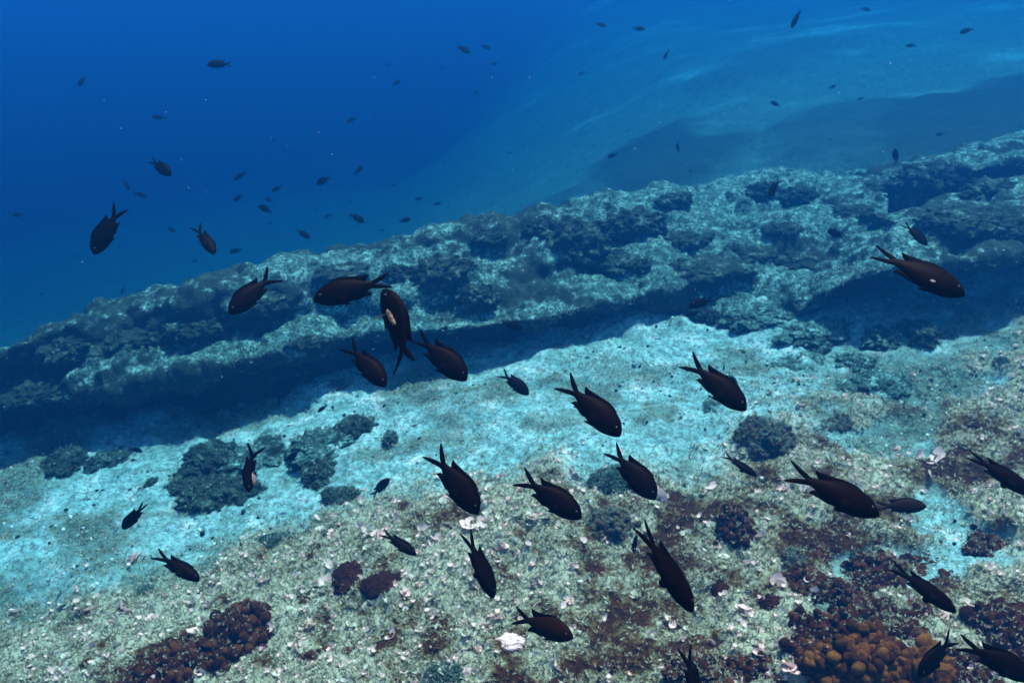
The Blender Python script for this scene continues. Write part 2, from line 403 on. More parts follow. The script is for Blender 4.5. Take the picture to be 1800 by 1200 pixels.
st = [  # x: foot, lip, back of shelf, second lip, crest
    (-260, (830, 740, 715, 700, 680)), (-60, (800, 715, 685, 668, 645)), (20, (778, 695, 662, 640, 612)), (100, (760, 692, 652, 622, 578)), (200, (746, 684, 642, 604, 546)),
    (300, (740, 655, 612, 582, 526)), (400, (735, 640, 592, 562, 506)), (500, (705, 616, 577, 547, 481)), (600, (675, 594, 562, 532, 456)),
    (700, (652, 582, 552, 522, 433)), (800, (640, 576, 546, 510, 412)), (900, (638, 562, 530, 490, 393)), (1000, (625, 547, 507, 472, 373)),
    (1100, (600, 532, 492, 470, 357)), (1200, (568, 545, 496, 466, 345)), (1300, (572, 558, 492, 462, 332)), (1400, (578, 562, 480, 450, 322)),
    (1480, (545, 512, 465, 435, 316)), (1560, (500, 480, 445, 415, 312))]
rows = [[(x, y) for y in ys] for x, ys in st]
def hts(x):
    k = np.interp(x, [-260, 100, 400, 900, 1150, 1300, 1500], [0.9, 1.0, 1.1, 1.0, 0.70, 0.50, 0.40])
    q = np.interp(x, [1050, 1230, 1430, 1500], [1, 0.35, 0.35, 0.8])
    return [0.0, 0.34 * k * q, 0.37 * k, 0.46 * k, 0.66 * max(k, 0.45)]
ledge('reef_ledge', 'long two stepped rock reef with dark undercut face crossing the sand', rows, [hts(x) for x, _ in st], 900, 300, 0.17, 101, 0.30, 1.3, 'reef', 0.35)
rows2 = [[(1400, 560), (1410, 540), (1430, 470), (1450, 435)], [(1480, 592), (1490, 492), (1530, 440), (1550, 400)], [(1545, 592), (1550, 474), (1580, 425), (1590, 390)], [(1600, 570), (1620, 465), (1640, 415), (1650, 375)],
         [(1680, 535), (1690, 460), (1710, 400), (1720, 362)], [(1760, 515), (1770, 450), (1790, 390), (1800, 352)], [(1880, 490), (1890, 425), (1910, 370), (1920, 335)], [(2050, 440), (2060, 390), (2080, 330), (2100, 300)]]
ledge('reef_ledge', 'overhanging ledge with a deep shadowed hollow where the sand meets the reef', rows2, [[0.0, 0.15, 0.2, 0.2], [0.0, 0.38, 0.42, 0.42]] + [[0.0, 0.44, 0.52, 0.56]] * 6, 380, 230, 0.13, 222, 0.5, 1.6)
rows3 = [[(1440, 395), (1450, 380), (1460, 350)], [(1560, 385), (1570, 355), (1590, 320)], [(1680, 375), (1690, 330), (1700, 300)], [(1800, 350), (1810, 310), (1820, 275)], [(1950, 320), (1960, 280), (1980, 240)]]
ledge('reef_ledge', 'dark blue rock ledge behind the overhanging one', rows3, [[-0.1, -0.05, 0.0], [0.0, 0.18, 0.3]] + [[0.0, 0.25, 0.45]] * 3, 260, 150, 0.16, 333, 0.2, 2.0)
# ------------------------------------------------------------------ rocks, lobed colonies
def ico(sub):
    import bmesh
    bm = bmesh.new(); bmesh.ops.create_icosphere(bm, subdivisions=sub, radius=1.0)
    V = np.array([v.co for v in bm.verts]); Fc = np.array([[v.index for v in f.verts] for f in bm.faces]); bm.free(); return V, Fc
ICO = {k: ico(k) for k in (1, 2, 3, 5, 6)}
def rand_rot(n, tilt=None):
    """n rotation matrices; tilt limits how far the z axis leans"""
    a = rng.uniform(0, 2 * np.pi, n)
    th = rng.uniform(0, np.pi, n) if tilt is None else np.abs(rng.normal(0, tilt, n)); ph = rng.uniform(0, 2 * np.pi, n)
    ca, sa, ct, st_, cp, sp = np.cos(a), np.sin(a), np.cos(th), np.sin(th), np.cos(ph), np.sin(ph)
    z = np.zeros(n); o = np.ones(n)
    Rz = np.stack([ca, -sa, z, sa, ca, z, z, z, o], -1).reshape(n, 3, 3)
    Ry = np.stack([ct, z, st_, z, o, z, -st_, z, ct], -1).reshape(n, 3, 3)
    Rp = np.stack([cp, -sp, z, sp, cp, z, z, z, o], -1).reshape(n, 3, 3)
    return Rp @ Ry @ Rz
def merge(Vb, Fb, Rm, S, T):
    """copies of a base mesh with rotations, scales (n,3) and places, as one vertex and face array"""
    n = len(T); V = np.einsum('nij,nvj->nvi', Rm, Vb[None] * S[:, None, :]) + T[:, None, :]
    Fc = Fb[None] + (np.arange(n) * len(Vb))[:, None, None]
    return V.reshape(-1, 3), Fc.reshape(-1, Fb.shape[1])
def rock_mesh(name, rx, ry, rz, seed, mat, lump=3.0, amp=0.35):
    V, Fc = ICO[6]; P = V * np.array((rx, ry, rz)) / max(rx, ry, rz)
    wl = worley3(P * lump + seed, seed); fb = fbm3(P * 3.5 + seed, 4, seed, 0.6) - 0.5; w2 = worley3(P * lump * 3 + seed, seed + 7)
    r = 1 + amp * (0.7 - wl) + amp * 1.1 * fb + amp * 0.4 * (0.6 - w2)
    V = V * r[:, None] * np.array((rx, ry, rz))
    return mesh_np(name, V, Fc, M[mat])
def colony_mesh(name, rx, ry, rz, lobe, seed, mat, elong=1.3, dens=1.0, sub=2):
    """a mound crowded with rounded lobes"""
    g = np.random.default_rng(seed)
    n = int(dens * 2.2 * (rx * ry + (rx + ry) * rz) / lobe ** 2)
    th = g.uniform(0, 2 * np.pi, n); c = g.uniform(0.02, 1, n) ** 0.8; s_ = np.sqrt(1 - c * c)
    D = np.stack([s_ * np.cos(th), s_ * np.sin(th), c], -1)
    irr = 0.42 + 1.15 * fbm3(D * 2.2 + seed, 3, seed)
    T = D * np.array((rx, ry, rz)) * irr[:, None] * (0.8 + 0.25 * g.random((n, 1)))
    sz = lobe * g.uniform(0.6, 1.25, n)
    S = np.stack([sz, sz * g.uniform(0.8, 1.0, n), sz * g.uniform(1.0, elong, n)], -1)
    N = D / np.array((rx, ry, rz)); N = N / np.linalg.norm(N, axis=1, keepdims=True) + 0.45 * g.normal(size=(n, 3)); N /= np.linalg.norm(N, axis=1, keepdims=True)
    X = np.cross(N, g.normal(size=(n, 3))); X /= np.linalg.norm(X, axis=1, keepdims=True); Y = np.cross(N, X)
    Rm = np.stack([X, Y, N], -1)
    Vb, Fb = ICO[sub]
    V, Fc = merge(Vb, Fb, Rm, S, T)
    V = V + lobe * np.stack([0.9 * (fbm3(V / lobe * 1.1 + 5 * k, 3, seed + 3 + k, 0.6) - 0.5) for k in range(3)], -1)
    if dens < 0.75:
        T[:, 2] *= 0.25; T[:, :2] *= (0.5 + 0.5 * g.random((n, 1))) ; V, Fc = merge(Vb, Fb, Rm, S, T)
        V = V + lobe * np.stack([0.9 * (fbm3(V / lobe * 1.1 + 5 * k, 3, seed + 3 + k, 0.6) - 0.5) for k in range(3)], -1)
        return mesh_np(name, V, Fc, M[mat])
    Vm, Fm = ICO[3]; Vm = Vm * np.array((rx, ry, rz)) * (0.78 * (0.42 + 1.15 * fbm3(Vm * 2.2 + seed, 3, seed)))[:, None]
    return mesh_np(name, np.concatenate([V, Vm]), np.concatenate([Fc, Fm + len(V)]), M[mat])
def px_size(px, py, wpx):
    p = ground_pt(px, py); return p, wpx * np.linalg.norm(p - CAM) / F
def put(name, me, p, sink, label, cat, group, rz=None, sc=1.0):
    o = link(name, me, None, label, cat, group)
    o.location = (p[0], p[1], p[2] - sink); o.rotation_euler = (0, 0, random.uniform(0, 6.28) if rz is None else rz); o.scale = (sc,) * 3
    return o
def rock(px, py, wpx, hpx, mat, label, seed, amp=0.35, lump=3.0, up=0.45):
    if mat == 'grey': mat = 'darkreef'
    p, wd = px_size(px, py, wpx); ht = hpx * np.linalg.norm(p - CAM) / F
    me = rock_mesh('seabed_rock', wd / 2, max(ht * 0.9, wd * 0.3), max(ht * up, 0.03), seed, mat, lump, amp)
    return put('seabed_rock', me, p, ht * 0.06, label, 'rock', 'rocks lying on the sand and turf', rz=random.uniform(-0.3, 0.3))
def colony(px, py, wpx, hpx, lobepx, mat, label, seed, elong=1.3, dens=1.0, up=0.5, sub=2):
    if mat != 'gold': lobepx *= 0.72; up *= 0.8
    p, wd = px_size(px, py, wpx); k = np.linalg.norm(p - CAM) / F; ht = hpx * k
    me = colony_mesh('lobed_colony', wd / 2, max(ht * 0.75, wd * 0.25), ht * up, lobepx * k / 2, seed, mat, elong, dens, sub)
    return put('lobed_colony', me, p, ht * 0.05, label, 'coral', 'lobed colonies on the seabed', rz=random.uniform(-0.25, 0.25))

# on the sand
for i, (px, py, wp, hp, mt, lb, up) in enumerate([
    (118, 818, 62, 40, 'grey', 'small dark rock at the outer end of a pale rubble row on the sand', .5),
    (190, 812, 62, 30, 'reef', 'speckled low rock beside the small dark rock on the sand', .4),
    (372, 812, 95, 46, 'grey', 'dark rounded rock at the top of the rock cluster behind the curled fish', .5),
    (330, 856, 70, 22, 'grey', 'flat dark slab jutting from the rock cluster on the sand', .4),
    (372, 876, 90, 44, 'grey', 'dark lumpy rock at the lower edge of the cluster on the sand', .5),
    (425, 868, 80, 40, 'grey', 'dark rock right under the curled fish', .5),
    (455, 810, 110, 70, 'reef', 'mottled blue grey rock in the middle of the cluster on the sand', .3),
    (560, 792, 100, 62, 'reef', 'mottled rock with weed between the cluster and the open sand', .35),
    (625, 752, 60, 34, 'grey', 'dark weedy rock standing alone on the bright sand', .4),
    (566, 830, 62, 40, 'grey', 'dark weedy rock just below the mottled rock with weed', .4),
    (600, 872, 66, 22, 'grey', 'long low dark stone on the pale sand above the turf', .4),
    (266, 853, 16, 14, 'grey', 'tiny dark stone alone on the sand left of the rock cluster', .6),
    (686, 776, 22, 22, 'grey', 'small dark stone on the bright sand above the swimming fish', .6),
    (598, 679, 34, 18, 'grey', 'dark stone on the sand under the reef shadow edge', .5),
    (490, 956, 70, 14, 'grey', 'thin dark stone at the edge of sand and turf', .5),
    (1545, 682, 100, 46, 'reef', 'mottled mound of weed covered rock on the bright sand', .4),
    (1555, 600, 66, 36, 'reef', 'low weedy rock below the shadowed hollow', .5),
    (1612, 592, 54, 38, 'grey', 'dark slanting rock beside the low weedy rock below the hollow', .6),
    (1400, 640, 130, 22, 'reef', 'long flat weedy hump on the open sand', .3),
    (1505, 640, 60, 30, 'reef', 'small weedy rock just above the mottled mound', .4),
    (1240, 545, 70, 40, 'reef', 'dark weedy stone where the reef meets the bright sand', .5),
    (1330, 560, 120, 36, 'reef', 'long weedy stone along the low edge of the reef', .45),
    (1440, 588, 130, 36, 'reef', 'weedy stone row end beside the shadowed hollow', .45),
    (1264, 718, 46, 26, 'reef', 'low weedy lump behind the dark fish over the sand', .3),
    (1762, 641, 20, 14, 'grey', 'tiny dark stone alone on the turf slope', .6)]):
    rock(px, py, wp, hp, mt, lb, 700 + i * 13, 0.55, 3.2, up)
# on the reef: lumps of darker rock sitting on the ledges
from mathutils.bvhtree import BVHTree
TREES = []
for o in [o for o in C.objects if o.name.startswith('reef_ledge')]:
    me = o.data; co = np.empty(len(me.vertices) * 3, np.float32); me.vertices.foreach_get('co', co)
    vi = np.empty(len(me.loops), np.int32); me.loops.foreach_get('vertex_index', vi)
    TREES.append(BVHTree.FromPolygons(co.reshape(-1, 3).tolist(), vi.reshape(-1, 4).tolist()))
def reef_pt(px, py):
    d = Vector(ray(px, py)).normalized(); best = None
    for t in TREES:
        h = t.ray_cast(Vector(CAM), d)
        if h[0] is not None and (best is None or h[3] < best[1]): best = (h[0], h[3])
    return np.array(best[0]) if best else ground_pt(px, py)
for i, (px, py, wp, hp, lb) in enumerate([
    (1000, 430, 120, 92, 'biggest dark rock lump on top of the reef middle'), (1112, 392, 104, 56, 'dark lump at the crest beyond the biggest one'),
    (945, 402, 52, 36, 'small dark lump before the biggest one on the crest'), (1085, 462, 100, 36, 'flat dark lump below the crest lumps'),
    (1340, 338, 60, 36, 'round dark lump near the brownish nose down fish'), (1402, 348, 66, 44, 'dark lump behind the brownish nose down fish'),
    (860, 420, 60, 28, 'low dark lump on the crest over the shadowed face'), (775, 478, 104, 64, 'wide dark lump above the nosing down fish'),
    (700, 482, 60, 36, 'dark lump behind the wounded fish'), (595, 478, 96, 26, 'long dark lump behind the level black fish'),
    (842, 520, 60, 50, 'upright dark lump on the reef face'), (465, 528, 110, 36, 'dark lump behind the wide tailed fish'),
    (345, 572, 96, 34, 'dark lump on the upper step of the outer reef'), (228, 600, 84, 36, 'dark lump on the outer reef shoulder'),
    (120, 612, 96, 42, 'outermost dark lump of the reef'), (1245, 472, 130, 28, 'long low dark lump on the pale reef slope'),
    (1312, 445, 84, 24, 'low dark lump on the pale reef slope below the crest'), (1500, 372, 84, 26, 'dark lump between the two upper ledges'),
    (1425, 455, 110, 28, 'long dark lump before the shadowed hollow'), (1640, 312, 104, 54, 'dark lump on the blue upper ledge'),
    (1742, 335, 90, 36, 'dark lump on the upper ledge near the frame edge'), (1690, 385, 120, 36, 'dark lump above the overhanging ledge'),
    (1185, 352, 60, 24, 'low dark lump on the skyline of the reef'), (1765, 402, 84, 36, 'dark lump on the overhanging ledge by the frame edge'),
    (1375, 402, 60, 20, 'thin dark lump on the pale reef top'), (1210, 420, 80, 24, 'dark flat lump in the pale reef top'),
    (690, 600, 80, 26, 'dark lump at the lower step behind the smaller black fish'), (540, 600, 60, 20, 'small dark lump on the lower bright step'),
    (60, 690, 90, 30, 'dark lump on the outer end of the lower step'), (1550, 330, 80, 24, 'low lump on the crest before the blue ledge')]):
    p = reef_pt(px, py); k = np.linalg.norm(p - CAM) / F
    me = rock_mesh('reef_boulder', wp * k / 2, max(hp, wp * .6) * k * 0.6, hp * k * 0.42, 4000 + i * 7, 'darkreef', 3.4, 0.5)
    put('reef_boulder', me, p, hp * k * 0.06, lb, 'boulder', 'dark boulders on the reef', rz=random.uniform(-0.4, 0.4))
# in the turf
for i, (px, py, wp, hp, mt, lb) in enumerate([
    (1085, 850, 92, 42, 'grey', 'dark brown rock at the turf edge behind a swimming fish'),
    (614, 1016, 56, 38, 'brown', 'smooth nearly black stone in the pale turf'),
    (672, 1028, 74, 30, 'brown', 'dark low rock beside the smooth black stone'),
    (1270, 1042, 34, 30, 'brown', 'round brown stone on the pale turf'),
    (1360, 1058, 46, 18, 'brown', 'flat dark brown stone among pale fronds'),
    (254, 1046, 32, 18, 'grey', 'small dark wedge shaped stone in the turf'),
    (356, 1047, 20, 14, 'brown', 'small reddish brown pebble under the slim fish'),
    (1075, 1025, 60, 18, 'brown', 'thin dark stone half hidden in turf'),
    (790, 1190, 90, 26, 'grey', 'blue grey flat stone at the bottom of the frame')]):
    rock(px, py, wp, hp, mt, lb, 900 + i * 17, 0.22, 2.4, 0.6)
for i, a in enumerate([
    (1342, 780, 88, 72, 11, 'grey', 'knobbly olive brown coral mound at the edge of the sand', 1.2, 1.0, .62),
    (1412, 762, 70, 42, 11, 'grey', 'ragged dark knobbly coral just behind the olive mound', 1.2, .7, .45),
    (1470, 745, 70, 30, 10, 'grey', 'thin ragged line of dark coral knobs on the sand edge', 1.2, .6, .4),
    (1075, 928, 80, 56, 16, 'grey', 'dark knobbly coral clump between two swimming fish', 1.2, .8, .6),
    (1290, 930, 62, 62, 15, 'brown', 'dark brown coral clump on a pale gravel patch', 1.2, .8, .7),
    (1370, 920, 66, 60, 14, 'brown', 'brown coral knobs below the long fish', 1.2, .6, .4),
    (1435, 955, 48, 60, 15, 'brown', 'brown coral knobs stacked on pale gravel', 1.2, .7, .5),
    (1392, 985, 40, 34, 13, 'grey', 'small grey brown coral tuft on gravel', 1.2, .8, .6),
    (1320, 1000, 44, 40, 12, 'grey', 'small dark coral tuft in bluish gravel', 1.2, .7, .5),
    (1500, 930, 90, 50, 16, 'brown', 'loose dark brown coral knobs under the middle of the turf', 1.2, .5, .3),
    (1420, 1035, 90, 60, 18, 'brown', 'dark brown coral mass beside the deep brown hollow', 1.2, .8, .4),
    (1560, 1010, 150, 80, 17, 'brown', 'wide deep brown lobes standing for a shaded cavity behind the diving fish', 1.1, .9, .25),  # dark lobes put in for the shade of a cavity in the turf
    (1640, 965, 90, 50, 18, 'brown', 'brown coral knobs above the diving fish', 1.2, .6, .4),
    (1690, 1030, 80, 50, 18, 'brown', 'brown coral knobs beside the diving fish', 1.2, .6, .45),
    (1750, 960, 110, 60, 16, 'brown', 'dark red brown coral near the frame edge', 1.2, .5, .35),
    (1480, 1055, 70, 50, 24, 'brown', 'brown rounded lobes below the deep brown hollow', 1.2, .8, .6),
    (1530, 1095, 90, 60, 26, 'brown', 'red brown lobes between white fronds', 1.2, .8, .6),
    (1610, 1080, 60, 30, 22, 'brown', 'small brown lobes below the diving fish', 1.2, .7, .6),
    (1765, 1120, 74, 70, 30, 'brown', 'brown curled lobe at the frame edge', 1.2, .8, .7),
    (1600, 1125, 50, 40, 28, 'brown', 'single cluster of brown lobes above the crossing fish', 1.2, .8, .6),
    (1515, 1180, 150, 80, 19, 'gold', 'large ochre yellow lobed coral at the bottom of the frame', 1.7, 1.25, .6),
    (1455, 1140, 130, 84, 22, 'brown', 'dark red brown upper part of the lobed coral bank', 1.4, 1.0, .5),
    (1620, 1190, 90, 60, 26, 'gold', 'small ochre lobed coral under the crossing fish', 1.5, 1.0, .5),
    (1340, 1185, 150, 64, 20, 'brown', 'dark red coral mass by the forked tail at the bottom', 1.2, 1.0, .5),
    (1235, 1195, 120, 60, 24, 'brown', 'dark coral mass under the forked tail at the bottom', 1.2, .9, .45),
    (1710, 1185, 80, 50, 26, 'brown', 'brown lobes under the fish leaving the frame', 1.3, .9, .5),
    (425, 1112, 120, 66, 22, 'brown', 'big dark maroon lobed coral in the lower corner turf', 1.2, 1.1, .6),
    (370, 1150, 90, 50, 21, 'brown', 'maroon lobes running down from the big maroon coral', 1.2, 1.0, .5),
    (290, 1185, 150, 64, 20, 'brown', 'reddish brown coral bank at the bottom edge', 1.2, .9, .45),
    (470, 1065, 60, 28, 14, 'brown', 'small brown knobs above the big maroon coral', 1.2, .6, .4),
    (640, 1125, 130, 60, 17, 'brown', 'dark maroon hollow coral among pale fronds', 1.1, .7, .3),
    (560, 1165, 110, 60, 17, 'brown', 'dark brown coral patch by the bottom edge', 1.1, .6, .3),
    (545, 1040, 90, 34, 14, 'brown', 'dark brown weedy patch left of the black stone', 1.1, .5, .3),
    (770, 1110, 70, 34, 14, 'brown', 'dark knobs between cup shaped fronds', 1.1, .5, .3),
    (1130, 1155, 150, 56, 18, 'brown', 'dark brown coral patch in the turf above the bottom edge', 1.1, .6, .3),
    (770, 955, 90, 34, 12, 'grey', 'dark weedy knobs with a yellow tuft in the turf', 1.1, .6, .4),
    (590, 935, 44, 24, 11, 'grey', 'row of small dark knobs at the turf border', 1.1, .8, .5),
    (1085, 1180, 80, 40, 16, 'brown', 'small dark coral lump at the bottom edge', 1.1, .6, .35),
    (80, 1125, 90, 30, 13, 'brown', 'dark brown knobs in the far lower corner', 1.1, .5, .3),
    (40, 1170, 90, 30, 14, 'brown', 'blackish weedy lump at the lower corner', 1.1, .5, .3),
    (1010, 985, 90, 30, 11, 'grey', 'thin dark weedy band below the swimming fish', 1.1, .4, .25),
    (930, 1065, 60, 30, 12, 'brown', 'low brown band of knobs above the round fish', 1.1, .8, .3)]):
    px, py, wp, hp, lobe, mt, lb, el, dn, up = a
    colony(px, py, wp, hp, lobe, mt, lb, 1200 + 11 * i, el, dn, up, 3 if lobe > 22 else 2)

# ------------------------------------------------------------------ frond algae (fans) and turf
def fan_arrays(seed, wide, arc, nu=13, nv=6):
    """part of a funnel: WIDE opens it, ARC says how far round it goes"""
    g = np.random.default_rng(seed)
    u = np.linspace(-arc / 2, arc / 2, nu)[:, None]; v = np.linspace(0.05, 1, nv)[None, :]
    ph = g.uniform(0, 6.28, 4)
    edge = np.clip(1.15 * (1 - (2 * np.abs(u) / arc) ** 6), 0.55, 1.0)
    rad = v * edge * (1 + 0.06 * np.sin(4 * u + ph[0]) * v + 0.04 * np.sin(9 * u + ph[1]) * v)
    x = wide * rad * np.cos(u); y = wide * rad * np.sin(u); z = math.sqrt(max(0.05, 1.25 - wide * wide)) * rad ** (1.0 + 0.5 * wide) + 0.05 * np.sin(5 * u + ph[2]) * v * v
    V = np.stack([x, y, z], -1).reshape(-1, 3)
    return V, grid_faces(nu, nv), (np.ones((nu, 1)) * v).reshape(-1)
def clump(seed, n, nu=13, nv=6, w0=0.45):
    g = np.random.default_rng(seed); Vs, Fs, Rs, k = [], [], [], 0
    for i in range(n):
        V, Fc, r = fan_arrays(seed * 10 + i, g.uniform(w0, 1.05), g.uniform(2.4, 5.6), nu, nv)
        a = g.uniform(0, 6.28); t_ = g.uniform(0.0, 0.7); ca, sa, ct, st_ = math.cos(a), math.sin(a), math.cos(t_), math.sin(t_)
        V = V * g.uniform(0.6, 1.0); V = V @ np.array(((1, 0, 0), (0, ct, st_), (0, -st_, ct))); V = V @ np.array(((ca, sa, 0), (-sa, ca, 0), (0, 0, 1)))
        V[:, :2] += g.normal(0, 0.35, 2); Vs.append(V); Fs.append(Fc + k); Rs.append(r); k += len(V)
    return np.concatenate(Vs), np.concatenate(Fs), np.concatenate(Rs)
CLS = [clump(40 + i, n, 8, 4) for i, n in enumerate((1, 1, 2, 2, 3, 3, 2, 1))]
CL = [clump(40 + i, n) for i, n in enumerate((1, 1, 2, 2, 3, 3, 2, 1))]
FAN = [mesh_np('fan_alga', V, Fc, M['fan'], {'rim': r}) for V, Fc, r in CL]
FANW = [mesh_np('chalky_fan_alga', V, Fc, M['fanw'], {'rim': r}) for V, Fc, r in (clump(70 + i, n, 13, 6, 0.85) for i, n in enumerate((1, 1, 2, 2, 2, 3, 1, 1)))]
def stand(name, me, p, s, label, group, cat='seaweed', yaw=None, tilt=0.3):
    o = link(name, me, None, label, cat, group)
    o.location = (p[0], p[1], p[2] - 0.004); o.scale = (s, s, s * random.uniform(0.8, 1.1))
    o.rotation_euler = (random.gauss(0, tilt), random.gauss(0, tilt), random.uniform(0, 6.28) if yaw is None else yaw); return o
def zfull(p): return np.array((p[0], p[1], terrain(np.array([p[0]]), np.array([p[1]]))[0]))
for i, (px, py, wp, lb) in enumerate([
    (1142, 882, 44, 'long chalky pink frond beside the turf edge, under the swimming fish'),
    (1256, 866, 30, 'chalky triangular frond on the pale gravel'),
    (1232, 918, 15, 'small round chalky frond below the triangular one'),
    (1614, 812, 34, 'curved chalky frond above the small grey fish'),
    (1643, 815, 24, 'short chalky frond right beside the curved one'),
    (1637, 846, 28, 'folded chalky frond below the curved one'),
    (1316, 1066, 34, 'bright pink tongue shaped frond below the round brown stone'),
    (1362, 1030, 26, 'pink pointed frond above the flat dark brown stone'),
    (1440, 1056, 26, 'pink arrow shaped frond beside the brown coral'),
    (1607, 1085, 36, 'large white frond between brown lobes under the diving fish'),
    (1535, 1120, 36, 'tall thin white frond standing against red brown lobes'),
    (853, 922, 20, 'round pink frond beside the tail of the vertical fish'),
    (828, 932, 32, 'wide pink frond at the tail tip of the vertical fish'),
    (884, 936, 18, 'pink frond a step beyond the vertical fish tail'),
    (766, 894, 20, 'pink frond at the border of sand and turf'),
    (783, 886, 20, 'flat pink frond behind the first one at the border of sand and turf'),
    (637, 934, 17, 'pink frond by the row of small dark knobs'),
    (757, 992, 20, 'upright pink frond below the small slim fish'),
    (980, 925, 16, 'pink frond under the middle fish'),
    (942, 1028, 20, 'upright pale frond above the round fish'),
    (983, 1190, 24, 'pale cup frond at the bottom edge below the white patch'),
    (345, 1124, 30, 'bright pink curved frond left of the maroon coral'),
    (218, 1075, 26, 'pair of pale fronds in the lower corner turf'),
    (548, 1106, 24, 'salmon pink frond right of the maroon coral'),
    (516, 1074, 22, 'pink frond above the right end of the maroon coral'),
    (537, 980, 22, 'round chalky frond on the turf border near the slim fish'),
    (36, 1085, 26, 'pale flat frond at the outer corner of the turf'),
    (684, 1122, 30, 'pink wedge frond beside the maroon hollow coral'),
    (872, 1096, 24, 'pink curved frond just beside the round fish tail'),
    (710, 1182, 18, 'thin upright pink frond by the bottom edge'),
    (1380, 1130, 30, 'large pale looped frond near the lobed coral bank'),
    (1398, 1172, 32, 'large ring shaped pale frond against the lobed coral bank'),
    (1345, 1150, 30, 'pale curled frond beside the ring shaped one')]):
    p = zfull(ground_pt(px, py)); s = wp * np.linalg.norm(p - CAM) / F * 0.62
    o = stand('chalky_frond', FANW[(i * 3) % 8] if i < 30 else FANW[[4, 5, 2][i % 3]], p, s, lb, 'large pale fronds', tilt=0.5)
# one overexposed white patch
p = zfull(ground_pt(893, 1140)); V = np.zeros((0, 3))
me = rock_mesh('white_stone', 0.056, 0.042, 0.020, 5, 'fanw', 2.4, 0.55)
me.attributes.new('rim', 'FLOAT', 'POINT').data.foreach_set('value', np.full(len(me.vertices), 0.9, dtype=np.float32))
put('white_stone', me, p, 0.0, 'brightest pinkish white stone patch below the round fish', 'stone', None, 0.2)

def scatter_xy(n, x0, x1, y0, y1, pred):
    x = rng.uniform(x0, x1, n); y = rng.uniform(y0, y1, n); k = rng.random(n) < pred(x, y); return x[k], y[k]
# 260 single fans, the ones nearest to the lens; the rest of them is one mass
fx, fy = scatter_xy(60000, -3.6, 4.6, 1.5, 6.5, lambda x, y: np.clip(alg_mask(x, y) - 0.1, 0, 1) * np.clip((patchf(x, y) - 0.42) * 7, 0.06, 1) * 0.45)
fz = terrain(fx, fy)
q = (np.stack([fx, fy, fz], -1) - CAM) @ MN; upx = 900 + F * q[:, 0] / -q[:, 2]; upy = 600 - F * q[:, 1] / -q[:, 2]
inside = (upx > 0) & (upx < 1800) & (upy < 1195)
pick = np.flatnonzero(inside & (rng.random(len(fx)) < 0.10)); near_ = pick[np.argsort(np.linalg.norm(q[pick], axis=1))][:250]
rest = np.setdiff1d(np.arange(len(fx)), near_); rng.shuffle(rest)
for j, i in enumerate(near_):
    stand('fan_alga', FAN[j % 8] if j % 3 == 0 else FANW[(j * 5) % 8], (fx[i], fy[i], fz[i]), random.uniform(0.020, 0.040),
          'small pale cup shaped frond growing in the brown turf', 'small pale fronds in the turf', tilt=0.35)
chalk, rest = rest[:2600], rest[2600:]
Vs, Fs, Rs, k0 = [], [], [], 0
for b in range(8):
    ii = chalk[b::8]; n = len(ii); sc = rng.uniform(0.008, 0.020, n)[:, None] * np.ones(3)
    V, Fc = merge(CLS[b][0], CLS[b][1], rand_rot(n, 0.7), sc, np.stack([fx[ii], fy[ii], fz[ii] + 0.012], -1))
    Vs.append(V); Fs.append(Fc + k0); Rs.append(np.tile(CLS[b][2], n)); k0 += len(V)
link('chalky_algae_growth', mesh_np('chalky_algae_growth', np.concatenate(Vs), np.concatenate(Fs), M['fanw'], {'rim': np.concatenate(Rs)}),
     label='many tiny chalky pink fronds sprinkled over the turf', kind='stuff')
Vs, Fs, Rs, k0 = [], [], [], 0
for b in range(8):
    ii = rest[b::8]; n = len(ii); sc = (0.010 + 0.022 * rng.random(n) ** 1.6)[:, None] * np.ones(3)
    V, Fc = merge(CLS[b][0], CLS[b][1], rand_rot(n, 0.5), sc, np.stack([fx[ii], fy[ii], fz[ii] - 0.003], -1))
    Vs.append(V); Fs.append(Fc + k0); Rs.append(np.tile(CLS[b][2], n)); k0 += len(V)
link('fan_algae_growth', mesh_np('fan_algae_growth', np.concatenate(Vs), np.concatenate(Fs), M['fan'], {'rim': np.concatenate(Rs)}),
     label='many small pale fan shaped fronds covering the turf', kind='stuff')
# turf of tiny leaves
def tuft():
    g = np.random.default_rng(3); V, Fc = [], []
    for i in range(8):
        a = g.uniform(0, 6.28); d = np.array((math.cos(a), math.sin(a), 0)); s_ = np.array((-d[1], d[0], 0)); ln = g.uniform(0.6, 1.15); w0 = 0.055
        l1 = d * 0.22 * ln + np.array((0, 0, 0.5 * ln)); l2 = d * 0.62 * ln + np.array((0, 0, 0.95 * ln)); k = len(V)
        V += [-s_ * w0, s_ * w0, l1 - s_ * w0 * 1.3, l1 + s_ * w0 * 1.3, l2 - s_ * w0 * .5, l2 + s_ * w0 * .5]; Fc += [(k, k + 1, k + 3, k + 2), (k + 2, k + 3, k + 5, k + 4)]
    return np.array(V), np.array(Fc)
TV, TF = tuft()
def turf(name, n, pred, box, s0, s1, mat, label):
    x, y = scatter_xy(n, *box, pred); z = terrain(x, y); m = len(x); sc = rng.uniform(s0, s1, m)[:, None] * np.array((1, 1, 0.8))
    V, Fc = merge(TV, TF, rand_rot(m, 0.5), sc, np.stack([x, y, z - 0.002], -1))
    link(name, mesh_np(name, V, Fc, M[mat], smooth_=False), label=label, kind='stuff')
